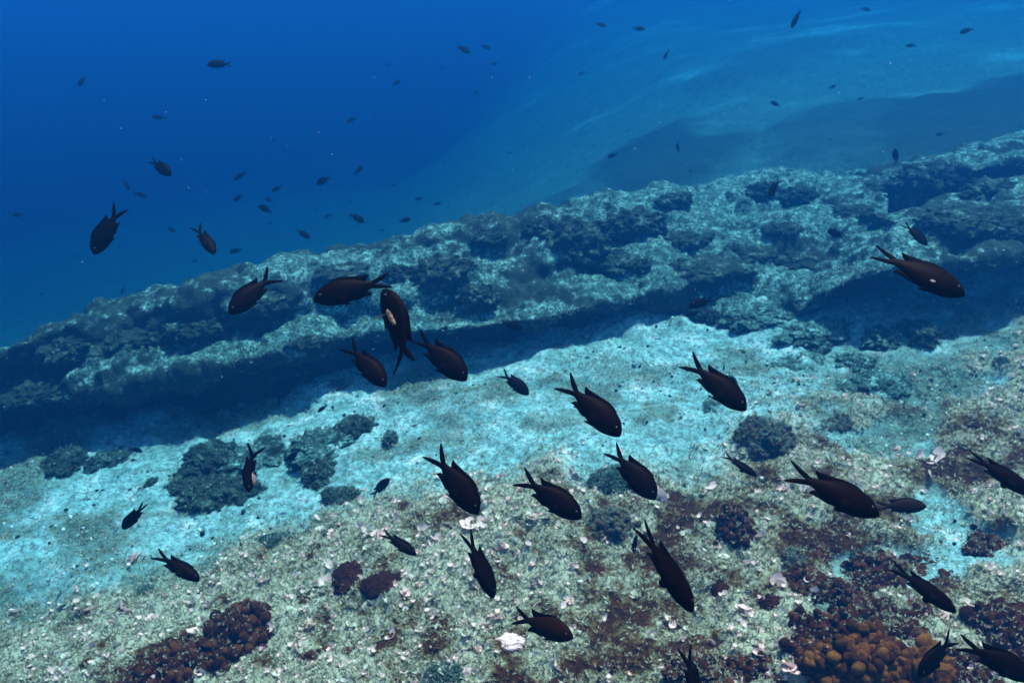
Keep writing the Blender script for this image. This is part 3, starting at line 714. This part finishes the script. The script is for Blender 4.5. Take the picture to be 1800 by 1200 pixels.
def fuzz(name, objs, per, s0, s1, mat, label, up=0.1):
    Ps = []
    for o in objs:
        me = o.data; n = len(me.vertices); co = np.empty(n * 3, np.float32); no = np.empty(n * 3, np.float32)
        me.vertices.foreach_get('co', co); me.vertices.foreach_get('normal', no); co = co.reshape(-1, 3); no = no.reshape(-1, 3)
        k = np.flatnonzero(no[:, 2] > up); k = k[rng.random(len(k)) < per]
        mw = np.array(Matrix.LocRotScale(o.location, o.rotation_euler, o.scale)); P = co[k] @ mw[:3, :3].T + mw[:3, 3]
        P = P[P[:, 2] > SX * P[:, 0] - 2.2]; Ps.append(P)
    P = np.concatenate(Ps); m = len(P); sc = rng.uniform(s0, s1, m)[:, None] * np.array((1, 1, 0.8))
    V, Fc = merge(TV, TF, rand_rot(m, 0.7), sc, P)
    link(name, mesh_np(name, V, Fc, M[mat], smooth_=False), label=label, kind='stuff')
LEDGES = [o for o in C.objects if o.name.startswith('reef_ledge')]; LUMPS = [o for o in C.objects if o.name.startswith(('seabed_rock', 'lobed_colony'))]
fuzz('reef_weed', LEDGES[:3], 0.34, 0.012, 0.036, 'reefturf', 'short weed growing all over the reef ledges')
fuzz('rock_weed', [o for o in LUMPS if o.data.materials[0] in (M['grey'], M['reef'], M['darkreef'])], 0.10, 0.008, 0.022, 'reefturf', 'short weed on the small rocks')
fuzz('coral_weed', [o for o in C.objects if o.name.startswith('lobed_colony') and o.data.materials[0] is M['brown']], 0.10, 0.006, 0.016, 'turf', 'fine weed on the brown corals')
patch = patchf
turf('algal_turf', 230000, lambda x, y: np.clip(alg_mask(x, y) * 1.3 - 0.15, 0, 1) * np.clip((patch(x, y) - 0.38) * 7, 0.12, 1) * np.where(y > 5, 0.6, 1), (-4, 5, 1.4, 6.8), 0.010, 0.028, 'turf', 'fuzzy olive grey algal turf')
turf('dark_algal_turf', 110000, lambda x, y: np.clip(alg_mask(x, y) * 1.3 - 0.15, 0, 1) * np.clip((0.455 - patch(x, y)) * 12, 0, 1), (-4, 5, 1.4, 6.8), 0.010, 0.026, 'darkturf', 'dark red brown turf in the hollows')
def pebbles(name, n, s0, s1, mat, label):
    x, y = scatter_xy(n, -5, 6, 2.3, 7.5, lambda x, y: (1 - alg_mask(x, y)) * np.clip((fbm2(x * 2.6, y * 3.2, 3, 611) - 0.40) * 5, 0.1, 1))
    z = terrain(x, y); m = len(x); sc = (s0 + (s1 - s0) * rng.random(m) ** 3)[:, None] * rng.uniform(0.5, 1.0, (m, 3))
    V, Fc = merge(ICO[1][0], ICO[1][1], rand_rot(m), sc, np.stack([x, y, z], -1)); link(name, mesh_np(name, V, Fc, M[mat]), label=label, kind='stuff')
pebbles('pale_rubble', 16000, 0.003, 0.016, 'rubble', 'pale broken shell and gravel strewn over the sand')
pebbles('dark_rubble', 9000, 0.004, 0.020, 'darkreef', 'dark weedy gravel strewn over the sand')
turf('sand_weed', 150000, lambda x, y: (1 - alg_mask(x, y)) * np.clip((fbm2(x * 1.6, y * 2.4, 5, 91, 0.6) - 0.50) * 7, 0.04, 1), (-5, 6, 2.5, 8.0), 0.008, 0.022, 'turf', 'thin weed scattered over the sand')

# ------------------------------------------------------------------ fish
def fish_mesh(name, mat, L, bend=0.0, detail=1.0, deep=1.0, fork=1.0, dfin=1.0):
    """one closed body surface from snout (+x) to the fork of the tail, fins rising out of it; 1 unit = whole length"""
    xs = np.array([0.0, .012, .04, .09, .15, .22, .30, .38, .46, .54, .61, .67, .72, .76, .80])
    up = np.array([.002, .028, .062, .105, .138, .160, .170, .168, .155, .130, .100, .072, .050, .042, .036]) * deep
    dn = np.array([.002, .026, .055, .092, .122, .145, .155, .153, .140, .115, .088, .064, .046, .040, .036]) * deep
    wd = np.array([.002, .022, .040, .058, .070, .076, .076, .072, .064, .052, .040, .028, .019, .011, .004])
    nr, nc = int(40 * detail) + 8, int(20 * detail) + 8
    s_ = np.linspace(0, 1, nr) ** 1.25 * 0.80; U, D, W = (np.interp(s_, xs, a) for a in (up, dn, wd))
    for a in (U, D, W):
        a[1:-1] = (a[:-2] + 2 * a[1:-1] + a[2:]) / 4
    th = np.linspace(0, 2 * np.pi, nc, endpoint=False); ct, st_ = np.cos(th), np.sin(th)
    z = np.where(st_[None] > 0, U[:, None], D[:, None]) * np.sign(st_)[None] * np.abs(st_)[None] ** 0.95
    y = W[:, None] * np.sign(ct)[None] * np.abs(ct)[None] ** 1.15
    cz = np.interp(s_, [0, .1, .3, .8], [-.012, 0, 0, .0])
    V = [np.stack([np.repeat((0.5 - s_)[:, None], nc, 1), y, z + cz[:, None]], -1).reshape(-1, 3)]
    Fq = [grid_faces(nr, nc, True)]; flank = [np.ones(nr * nc)]; k = nr * nc
    def plate(outline, y0=0.0, th_=0.004, lean=0.0, cant=0.0):
        """fin: outline of (x from snout, z), thick in the middle and sharp at the rim"""
        nonlocal k
        O = np.array(outline, float); n = len(O); c = O.mean(0); I = c + (O - c) * 0.6
        def P3(a, yy): return np.stack([0.5 - a[:, 0], np.full(len(a), yy) + lean * np.abs(a[:, 1]) + cant * (a[:, 0] - O[:, 0].min()), a[:, 1]], -1)
        rim = P3(O, y0); i1 = P3(I, y0 + th_); i2 = P3(I, y0 - th_); c1 = P3(c[None], y0 + th_); c2 = P3(c[None], y0 - th_)
        V.append(np.concatenate([rim, i1, i2, c1, c2])); f = []
        for j in range(n):
            q = (j + 1) % n
            f += [(k + j, k + q, k + n + q, k + n + j), (k + q, k + j, k + 2 * n + j, k + 2 * n + q),
                  (k + n + j, k + n + q, k + 3 * n, k + 3 * n), (k + 2 * n + q, k + 2 * n + j, k + 3 * n + 1, k + 3 * n + 1)]
        Fq.append(np.array(f)); flank.append(np.zeros(3 * n + 2)); k += 3 * n + 2
    d = deep; w_ = 0.100 * fork
    # tail lobes: long, narrow, pointed, swallow like
    for sg in (1, -1):
        plate([(.70, sg * .036), (.76, sg * .050), (.84, sg * (.052 + .35 * w_)), (.92, sg * (.05 + .72 * w_)), (.975, sg * (.048 + .98 * w_)), (1.0, sg * (.045 + 1.02 * w_)),
               (.985, sg * (.032 + .90 * w_)), (.93, sg * (.018 + .56 * w_)), (.87, sg * (.008 + .26 * w_)), (.82, sg * .006), (.77, -sg * .004), (.71, -sg * .02)], 0, .006)
    # dorsal fin: low along the back, ending in a free point
    h = dfin * 0.72
    plate([(.19, .128 * d), (.24, .172 * d), (.30, .190 * d), (.38, .195 * d), (.46, .187 * d), (.53, .170 * d), (.60, .148 * d + .016 * h), (.66, .115 * d + .045 * h), (.72, .085 * d + .085 * h), (.735, .085 * d + .088 * h), (.728, .078 * d + .068 * h),
           (.70, .070 * d + .026 * h), (.665, .066 * d), (.62, .07 * d), (.5, .12 * d), (.38, .14 * d), (.26, .13 * d)], 0, .006)
    plate([(.45, -.125 * d), (.50, -.150 * d), (.56, -.142 * d), (.62, -.115 * d - .020 * h), (.68, -.09 * d - .048 * h), (.725, -.085 * d - .062 * h), (.70, -.06 * d - .028 * h), (.66, -.055 * d), (.6, -.07 * d), (.52, -.10 * d)], 0, .006)
    for sg in (1, -1):                                       # pelvic fins
        plate([(.26, -.135 * d), (.32, -.150 * d), (.40, -.172 * d), (.45, -.176 * d), (.41, -.150 * d), (.34, -.128 * d)], sg * .012, .004, sg * .02)
    V = np.concatenate(V); Fc = np.concatenate(Fq); fl = np.concatenate(flank)
    if bend:
        x = V[:, 0]; th_ = bend * np.clip(0.15 - x, 0, 1); V[:, 1] = V[:, 1] + bend * np.clip(0.15 - x, 0, 1) ** 2 * 1.2
        V[:, 0] = x + 0.25 * bend * bend * np.clip(0.15 - x, 0, 1) ** 2
    V = V * L
    tri = Fc[:, 2] == Fc[:, 3]
    me = bpy.data.meshes.new(name); me.from_pydata(V.tolist(), [], [tuple(f[:3]) if t_ else tuple(f) for f, t_ in zip(Fc.tolist(), tri)])
    me.polygons.foreach_set('use_smooth', [True] * len(me.polygons)); me.update()
    me.attributes.new('flank', 'FLOAT', 'POINT').data.foreach_set('value', fl.astype(np.float32)); me.materials.append(M[mat]); return me
def small_ball(name, mat, r, sy=1.0):
    V, Fc = ICO[3]; return mesh_np(name, V * np.array((r, r * sy, r)), Fc, M[mat])
def fin_leaf(name, mat, L, wd):
    n = 9; a = np.linspace(-0.55, 0.55, n); r = 1 - 0.25 * (a / 0.55) ** 2
    V = []; 
    for sg in (0.006, -0.006):
        for rr in (0.08, 0.55, 1.0): V += [(-L * rr * r_ * math.cos(t_), sg * L * (1.05 - rr) + 0.05 * L * rr * rr, L * wd * rr * r_ * math.sin(t_) / 0.52) for r_, t_ in zip(r, a)]
    Fc = np.concatenate([grid_faces(3, n), grid_faces(3, n)[:, ::-1] + 3 * n]); return mesh_np(name, np.array(V), Fc, M[mat])
Rc, Uc, Fw = (Vector(M3 @ Vector(v)) for v in ((1, 0, 0), (0, 1, 0), (0, 0, -1)))
def pose(hx, hy, tx, ty, phi, psi, side, L, dist=None, bendoff=0):
    """matrix and scale for a fish whose snout and tail lie in these directions, turned PHI out of the picture plane, rolled PSI about its length"""
    dx, dy = hx - tx, -(hy - ty); p = math.hypot(dx, dy); ang = math.atan2(dy, dx)
    if dist is None:
        dist = L * math.cos(phi) * F / p
        g = np.linalg.norm(ground_pt((hx + tx) / 2, max((hy + ty) / 2, 2)) - CAM) * 0.86
        if dist > g: L *= g / dist; dist = g
    else: L = dist * p / F / math.cos(phi)
    d = Rc * math.cos(ang) + Uc * math.sin(ang)
    X = (d * math.cos(phi) - Fw * math.sin(phi)).normalized()
    na = ang + side * math.pi / 2; Z0 = Rc * math.cos(na) + Uc * math.sin(na)
    Z0 = (Z0 - X * Z0.dot(X)).normalized(); Y0 = Z0.cross(X)
    Z = Z0 * math.cos(psi) + Y0 * math.sin(psi); Y = Z.cross(X)
    c = Vector(CAM) + Vector(ray((hx + tx) / 2, (hy + ty) / 2)).normalized() * (dist * math.sqrt(1 + (((hx + tx) / 2 - 900) ** 2 + ((hy + ty) / 2 - 600) ** 2) / F ** 2))
    m = Matrix((X, Y, Z)).transposed().to_4x4(); m.translation = c; return m, L
def near_fish(hx, hy, tx, ty, label, phi=10, psi=0, side=1, L=0.115, bend=0.0, deep=1.0, fork=1.0, dfin=1.0, mat='fish', extra=None, dist=None, pf='pfin', pfs=1.0):
    m, L = pose(hx, hy, tx, ty, R(phi), R(psi), side, L, dist)
    o = link('damselfish', fish_mesh('damselfish', mat, L, bend, 1.0, deep, fork, dfin), None, label, 'fish', 'school of dark damselfish', mw=m)
    for sg in (1, -1):
        e = link('eye', small_ball('eye', 'eye', 0.019 * L, 0.55), o); e.location = (0.395 * L, sg * 0.052 * L, 0.022 * L)
        pu = link('pupil', small_ball('pupil', 'pupil', 0.010 * L, 0.5), e); pu.location = (0.001 * L, sg * 0.008 * L, 0)
        f = link('pectoral_fin', fin_leaf('pectoral_fin', pf, 0.13 * L * pfs, 0.5 if pf == 'pfin' else 0.26), o); f.location = (0.20 * L, sg * 0.066 * L, -0.05 * L)
        f.rotation_euler = (0, R(-18), sg * R(-8 if pfs <= 1 else -70))
    if extra: extra(o, L)
    return o
def scar(o, L):
    V, Fc = ICO[5]; r = 1 + 0.35 * (fbm3(V * 3, 3, 8) - 0.5)
    me = mesh_np('wound', V * r[:, None] * np.array((0.13, 0.026, 0.040)) * L, Fc, M['scar'])
    e = link('wound', me, o); e.location = (0.12 * L, 0.056 * L, 0.0); e.rotation_euler = (0, R(8), R(4)); e['label'] = 'pale tan wound on the flank'
def belly(o, L):
    V, Fc = ICO[5]
    me = mesh_np('belly', V * np.array((0.15, 0.055, 0.07)) * L, Fc, M['belly'])
    e = link('belly', me, o); e.location = (0.20 * L, 0.035 * L, -0.070 * L); e.rotation_euler = (0, R(10), 0); e['label'] = 'silvery pale belly'

NF = [
 (168, 448, 209, 360, 'black fish diving on its own over blue water with forked tail up', dict(side=-1, psi=20, fork=.9)),
 (382, 448, 338, 394, 'slim black fish heading down beyond the lone diving one', dict(psi=25, phi=20, L=.10, deep=.85)),
 (410, 552, 478, 478, 'black fish with wide open tail above the middle of the reef', dict(side=-1, psi=5, phi=25, fork=1.25)),
 (553, 527, 686, 491, 'black fish swimming level with its tail touching the wounded fish', dict(side=-1, psi=-8, fork=.55, dfin=.9)),
 (671, 505, 733, 650, 'black fish with a pale wound on its flank, bent head up', dict(side=-1, psi=28, phi=-18, bend=.35, fork=1.15, extra=scar, pf='palefin', pfs=1.3, deep=.95, dist=1.08)),
 (822, 667, 728, 588, 'black fish nosing down just beyond the wounded fish', dict(psi=12, fork=.7, deep=1.08)),
 (681, 678, 605, 603, 'smaller black fish below the wounded fish', dict(psi=12, phi=15, fork=1.0, L=.105)),
 (930, 693, 879, 654, 'small dark fish with spread tail over the bright sand channel', dict(psi=10, fork=1.1)),
 (1089, 763, 989, 669, 'black fish over the pink tinged sand in the middle of the channel', dict(psi=10, phi=18, deep=1.02)),
 (1308, 719, 1208, 631, 'black fish diving over bright sand above the coral mound', dict(psi=12, phi=14)),
 (1685, 520, 1543, 439, 'large black fish with white fin in front of the shadowed hollow', dict(psi=22, phi=15, fork=.45, pf='palefin', pfs=.6)),
 (842, 900, 757, 792, 'black fish at the turf edge with both tail lobes spread', dict(psi=10, phi=12)),
 (1022, 907, 911, 838, 'black fish with long parted tail over the turf border', dict(psi=14, phi=12, pfs=.8)),
 (1150, 873, 1074, 789, 'stout black fish above the long chalky frond', dict(psi=8, phi=20, deep=1.08, fork=.85)),
 (1328, 835, 1272, 798, 'small dark slim fish below the coral mound', dict(psi=45, phi=15, deep=.8, L=.1)),
 (1541, 902, 1387, 828, 'large dark fish above the brown coral knobs, nose at a smaller tail', dict(psi=24, phi=8, fork=.75, deep=.95)),
 (1627, 888, 1540, 890, 'grey brown fish heading level just ahead of the large dark fish', dict(psi=20, phi=5, fork=.55, mat='brownfish', deep=.9)),
 (1812, 868, 1706, 798, 'dark fish leaving the frame over the turf slope', dict(psi=30, phi=10, fork=.35, deep=.85)),
 (442, 862, 435, 786, 'small curled fish with silvery belly over the dark rock cluster', dict(psi=50, phi=25, side=-1, fork=1.9, bend=.5, extra=belly, L=.10, deep=.85)),
 (354, 1018, 268, 973, 'slim black fish over the pale lower corner sand', dict(psi=35, phi=8, fork=.65, deep=.78)),
 (733, 973, 669, 936, 'small slim dark fish beside the weedy knobs', dict(psi=38, phi=12, fork=.6, deep=.8, L=.1)),
 (869, 1047, 817, 935, 'narrow black fish pointing straight down with a long thin tail', dict(psi=42, phi=12, fork=.6, deep=.85)),
 (1216, 1071, 1124, 921, 'largest black fish, diving steeply with a long forked tail', dict(psi=40, phi=8, fork=.55, deep=.82)),
 (1006, 1110, 902, 1089, 'round bodied fish with gold flecked scales above the white stone', dict(psi=5, phi=28, deep=1.0, fork=.95, mat='goldfish', dfin=1.5, pfs=.8)),
 (1675, 1071, 1569, 994, 'slender black fish diving over the deep brown hollow', dict(psi=38, phi=10, fork=.5, deep=.8)),
 (1606, 1182, 1686, 1122, 'dark fish with V shaped tail in the lower corner', dict(side=-1, psi=10, phi=18, fork=1.3)),
 (1815, 1190, 1688, 1130, 'dark fish crossing behind the V tailed one in the lower corner', dict(psi=15, phi=8, fork=.6, deep=.9)),
 (1232, 1262, 1206, 1140, 'fish cut by the bottom edge with only its forked tail showing', dict(psi=35, phi=15, fork=.9, deep=.85)),
]
for a in NF: near_fish(*a[:5], **a[5])
# the rest of the school, farther out: four body shapes, each copied
FAR = [fish_mesh('damselfish', 'fish', 0.11, b, 0.45, dp, fk, 1.0) for b, dp, fk in ((0, 1, .6), (.12, 1.05, .9), (-.1, .9, .4), (.2, .8, 1.1))]
for me in FAR: pass
FF = [  # snout, tail, shape, roll, side, label
 (135, 151, 153, 136, 1, 10, -1, 'small dark fish alone in the deepest blue corner'),
 (366, 116, 406, 111, 0, 10, -1, 'grey blue fish swimming level high in open water'),
 (268, 206, 292, 207, 0, 0, -1, 'very faint fish below the level grey blue one'),
 (303, 310, 260, 278, 1, 5, 1, 'crisp dark fish in open blue water with tail raised'),
 (228, 335, 216, 316, 2, 30, 1, 'thin faint fish hanging beside the crisp dark fish'),
 (259, 346, 233, 338, 2, 20, 1, 'faint level fish above the lone diving fish'),
 (22, 379, 43, 377, 0, 10, -1, 'faint fish at the far edge of the blue water'),
 (411, 317, 436, 301, 3, 10, -1, 'ghostly fish with raised tail in mid water'),
 (477, 337, 497, 327, 0, 10, -1, 'faint fish tilted up, beyond the ghostly one'),
 (409, 353, 430, 342, 0, 5, -1, 'small blue fish tilted down over the reef tip'),
 (465, 348, 482, 355, 0, 20, 1, 'very faint fish just above a darker blue one'),
 (453, 361, 481, 375, 1, 15, -1, 'dark blue fish heading up, over the reef tip'),
 (477, 249, 488, 244, 0, 20, 1, 'tiny pale speck of a fish in high open water'),
 (555, 324, 583, 311, 1, 10, -1, 'clear dark blue fish tilted down in mid water'),
 (508, 319, 516, 317, 0, 10, -1, 'tiny ghostly fish before the tilted dark blue one'),
 (554, 371, 560, 365, 0, 10, -1, 'tiny faint fish below the tilted dark blue one'),
 (570, 384, 584, 374, 3, 0, 1, 'pale triangular looking fish near the reef top'),
 (470, 396, 477, 389, 0, 30, 1, 'tiny faint fish above the wide tailed black fish'),
 (222, 374, 230, 371, 0, 10, 1, 'tiny ghostly fish next to the lone diver tail'),
 (309, 407, 291, 400, 0, 10, 1, 'small dark blue fish between the two divers'),
 (403, 444, 427, 438, 0, 10, -1, 'small fish beside the slim black diver'),
 (545, 419, 520, 403, 1, 10, 1, 'dark fish with tail up just above the reef crest'),
 (131, 452, 139, 448, 0, 10, 1, 'dark dot of a fish before the lone diver'),
 (337, 460, 348, 456, 0, 10, 1, 'pale dot of a fish under the small fish pair'),
 (213, 517, 217, 503, 2, 40, 1, 'faint upright fish above the outer reef tip'),
 (69, 518, 78, 515, 0, 10, 1, 'dim dot of a fish over the blue sand'),
 (3, 628, 14, 618, 1, 10, 1, 'dark fish half out of the frame by the outer reef'),
 (152, 675, 156, 660, 2, 40, 1, 'upright dark fish against the lower reef shelf'),
 (214, 732, 226, 725, 0, 10, 1, 'dark fish in the shadow at the reef foot'),
 (490, 713, 491, 697, 0, 35, 1, 'small dark fish upright over the shadowed sand'),
 (558, 724, 577, 711, 2, 25, -1, 'slim dim fish low over the sand near the reef shadow'),
 (550, 463, 567, 451, 0, 10, -1, 'faint fish on the reef crest near the wide tailed fish'),
 (610, 215, 628, 206, 0, 10, -1, 'small fish high above the reef tip in blue water'),
 (826, 94, 801, 79, 1, 5, 1, 'speckled dark fish, larger of the high pair'),
 (862, 86, 843, 79, 0, 5, 1, 'dark fish, smaller of the high pair'),
 (862, 113, 877, 112, 0, 5, -1, 'round dim fish under the high pair'),
 (687, 115, 675, 114, 0, 10, 1, 'small dim fish far before the high pair'),
 (781, 118, 769, 119, 0, 10, 1, 'pale dim fish just before the high pair'),
 (704, 140, 688, 154, 0, 10, 1, 'dim fish climbing, below the small dim one'),
 (837, 157, 835, 171, 0, 30, 1, 'small upright dark fish under the high pair'),
 (1066, 45, 1045, 43, 0, 5, 1, 'dim level fish near the top edge'),
 (1134, 53, 1111, 49, 0, 5, 1, 'dark level fish near the top edge'),
 (1166, 106, 1177, 85, 2, 50, 1, 'thin brownish fish hanging nose down near the top'),
 (1017, 133, 1028, 125, 0, 10, -1, 'small dim fish nose down in upper water'),
 (638, 292, 621, 309, 0, 15, 1, 'blue fish climbing steeply above the reef'),
 (687, 328, 698, 322, 0, 10, -1, 'faint small fish below the steep climber'),
 (729, 351, 744, 348, 0, 10, -1, 'first small fish of a level pair over the reef crest'),
 (775, 357, 760, 360, 0, 10, 1, 'second small fish of a level pair over the reef crest'),
 (892, 269, 900, 267, 0, 10, 1, 'tiny pale fish in mid water above the reef centre'),
 (741, 288, 747, 284, 0, 10, 1, 'tiny faint fish above the level pair'),
 (780, 289, 784, 283, 0, 10, 1, 'tiny upright fish above the level pair'),
 (612, 356, 620, 352, 0, 10, 1, 'tiny faint fish above the two tone fish on the crest'),
 (640, 390, 613, 376, 1, 10, 1, 'dark fish with tail up touching the reef skyline'),
 (722, 384, 700, 391, 1, 0, 1, 'pale deep bodied fish at the reef skyline'),
 (667, 405, 677, 404, 0, 10, 1, 'tiny fish right on the reef skyline'),
 (1068, 277, 1087, 270, 1, 5, -1, 'small dark fish over the far dark hump'),
 (1190, 252, 1194, 270, 2, 25, 1, 'upright dark fish over the far dark hump'),
 (1211, 303, 1217, 298, 0, 10, 1, 'tiny dim fish over the blue sand beyond the reef'),
 (1390, 50, 1408, 16, 2, 35, 1, 'long thin brownish fish nose down at the top edge'),
 (1530, 19, 1511, 15, 1, 0, 1, 'round dark fish at the top edge'),
 (1592, 81, 1612, 80, 0, 10, -1, 'dim level fish before the far rock bank'),
 (1687, 58, 1712, 51, 0, 15, -1, 'very faint fish above the far rock bank'),
 (1470, 150, 1455, 157, 0, 10, 1, 'small dim fish over the start of the far rock bank'),
 (1355, 178, 1372, 189, 1, 10, -1, 'greenish dim fish before the far rock bank'),
 (1507, 175, 1519, 172, 0, 10, 1, 'ghostly fish in front of the far rock bank'),
 (1457, 247, 1462, 243, 0, 10, 1, 'tiny fish over blue sand beyond the ledges'),
 (1645, 237, 1660, 236, 0, 5, -1, 'small dim fish above the dark blue ledge'),
 (1571, 262, 1579, 289, 1, 20, 1, 'dark fish nose up above the dark blue ledge'),
 (1350, 347, 1372, 313, 1, 25, -1, 'brownish fish nose down at the reef crest'),
 (1453, 405, 1487, 419, 1, 5, -1, 'dark blue fish over the pale reef top'),
 (1628, 432, 1590, 389, 1, 20, 1, 'reddish brown fish just above the large white finned fish'),
 (1210, 540, 1255, 524, 1, 5, -1, 'dark fish level over the low reef edge'),
 (1204, 556, 1235, 546, 2, 10, -1, 'dim fish directly under the level one at the low reef edge'),
 (918, 577, 879, 565, 1, 5, 1, 'dim fish hidden in the shadow of the reef face'),
 (1272, 652, 1273, 636, 2, 40, 1, 'small upright fish behind the diver over bright sand'),
 (1296, 676, 1278, 656, 1, 0, 1, 'grey fish half hidden behind the diver over bright sand'),
 (250, 794, 226, 787, 2, 20, 1, 'slim dim fish over the pale sand below the reef foot'),
 (523, 795, 500, 812, 1, 10, 1, 'dark fish climbing over the mottled rock'),
 (684, 841, 653, 872, 1, 15, 1, 'grey fish climbing over the sand with tail down'),
 (211, 932, 261, 883, 2, 40, -1, 'slender grey fish nose down over the pale sand'),
 (1115, 972, 1117, 928, 2, 45, 1, 'grey upright fish beside the largest diving fish tail'),
]
for i, (hx, hy, tx, ty, sh, psi, side, lb) in enumerate(FF):
    m, L = pose(hx, hy, tx, ty, R((i * 37 % 40) - 20), R(psi), side, 0.10)
    o = link('damselfish', FAR[sh], None, lb, 'fish', 'school of dark damselfish', mw=m @ Matrix.Scale(L / 0.11, 4))

# ------------------------------------------------------------------ specks drifting in the water
def specks(n):
    V0, F0 = ICO[1]; P = []
    while len(P) < n:
        x, y = random.uniform(0, 1800), random.uniform(-50, 1200); d = random.uniform(0.9, 4.0)
        g = np.linalg.norm(at(x, y) - CAM)
        P.append(CAM + ray(x, y) * min(d, 0.8 * g))
    P = np.array(P); S = (rng.random(n) ** 2 * 0.00035 + 0.00018)[:, None] * np.ones(3)
    V, Fc = merge(V0, F0, rand_rot(n), S, P); link('drifting_specks', mesh_np('drifting_specks', V, Fc, M['speck']), label='fine pale specks drifting in the water', kind='stuff')
specks(700)

# ------------------------------------------------------------------ water
def build_water():
    x0, x1, y0, y1, z0, z1 = -110, 110, -100, 110, -26.0, H + 0.2
    V = [(x, y, z) for x in (x0, x1) for y in (y0, y1) for z in (z0, z1)]
    Fc = [(0, 1, 3, 2), (4, 6, 7, 5), (0, 4, 5, 1), (2, 3, 7, 6), (0, 2, 6, 4), (1, 5, 7, 3)]
    m = bpy.data.materials.new('sea_water_volume'); m.use_nodes = True; t = m.node_tree; t.nodes.clear()
    out = t.nodes.new('ShaderNodeOutputMaterial'); v = t.nodes.new('ShaderNodeVolumePrincipled')
    D = float(EXT.max()); c = SCAT / D
    ab = (EXT - SCAT) / D / (1 - c); ac = (1 - ab) ** 2
    v.inputs['Density'].default_value = D; v.inputs['Color'].default_value = (*c, 1)
    v.inputs['Absorption Color'].default_value = (*ac, 1); v.inputs['Anisotropy'].default_value = 0.58
    t.links.new(v.outputs[0], out.inputs['Volume'])
    me = mesh_np('haze', np.array(V), np.array(Fc), m, smooth_=False)
    link('haze', me, kind='stuff', label='blue sea water fading everything far away')
build_water()
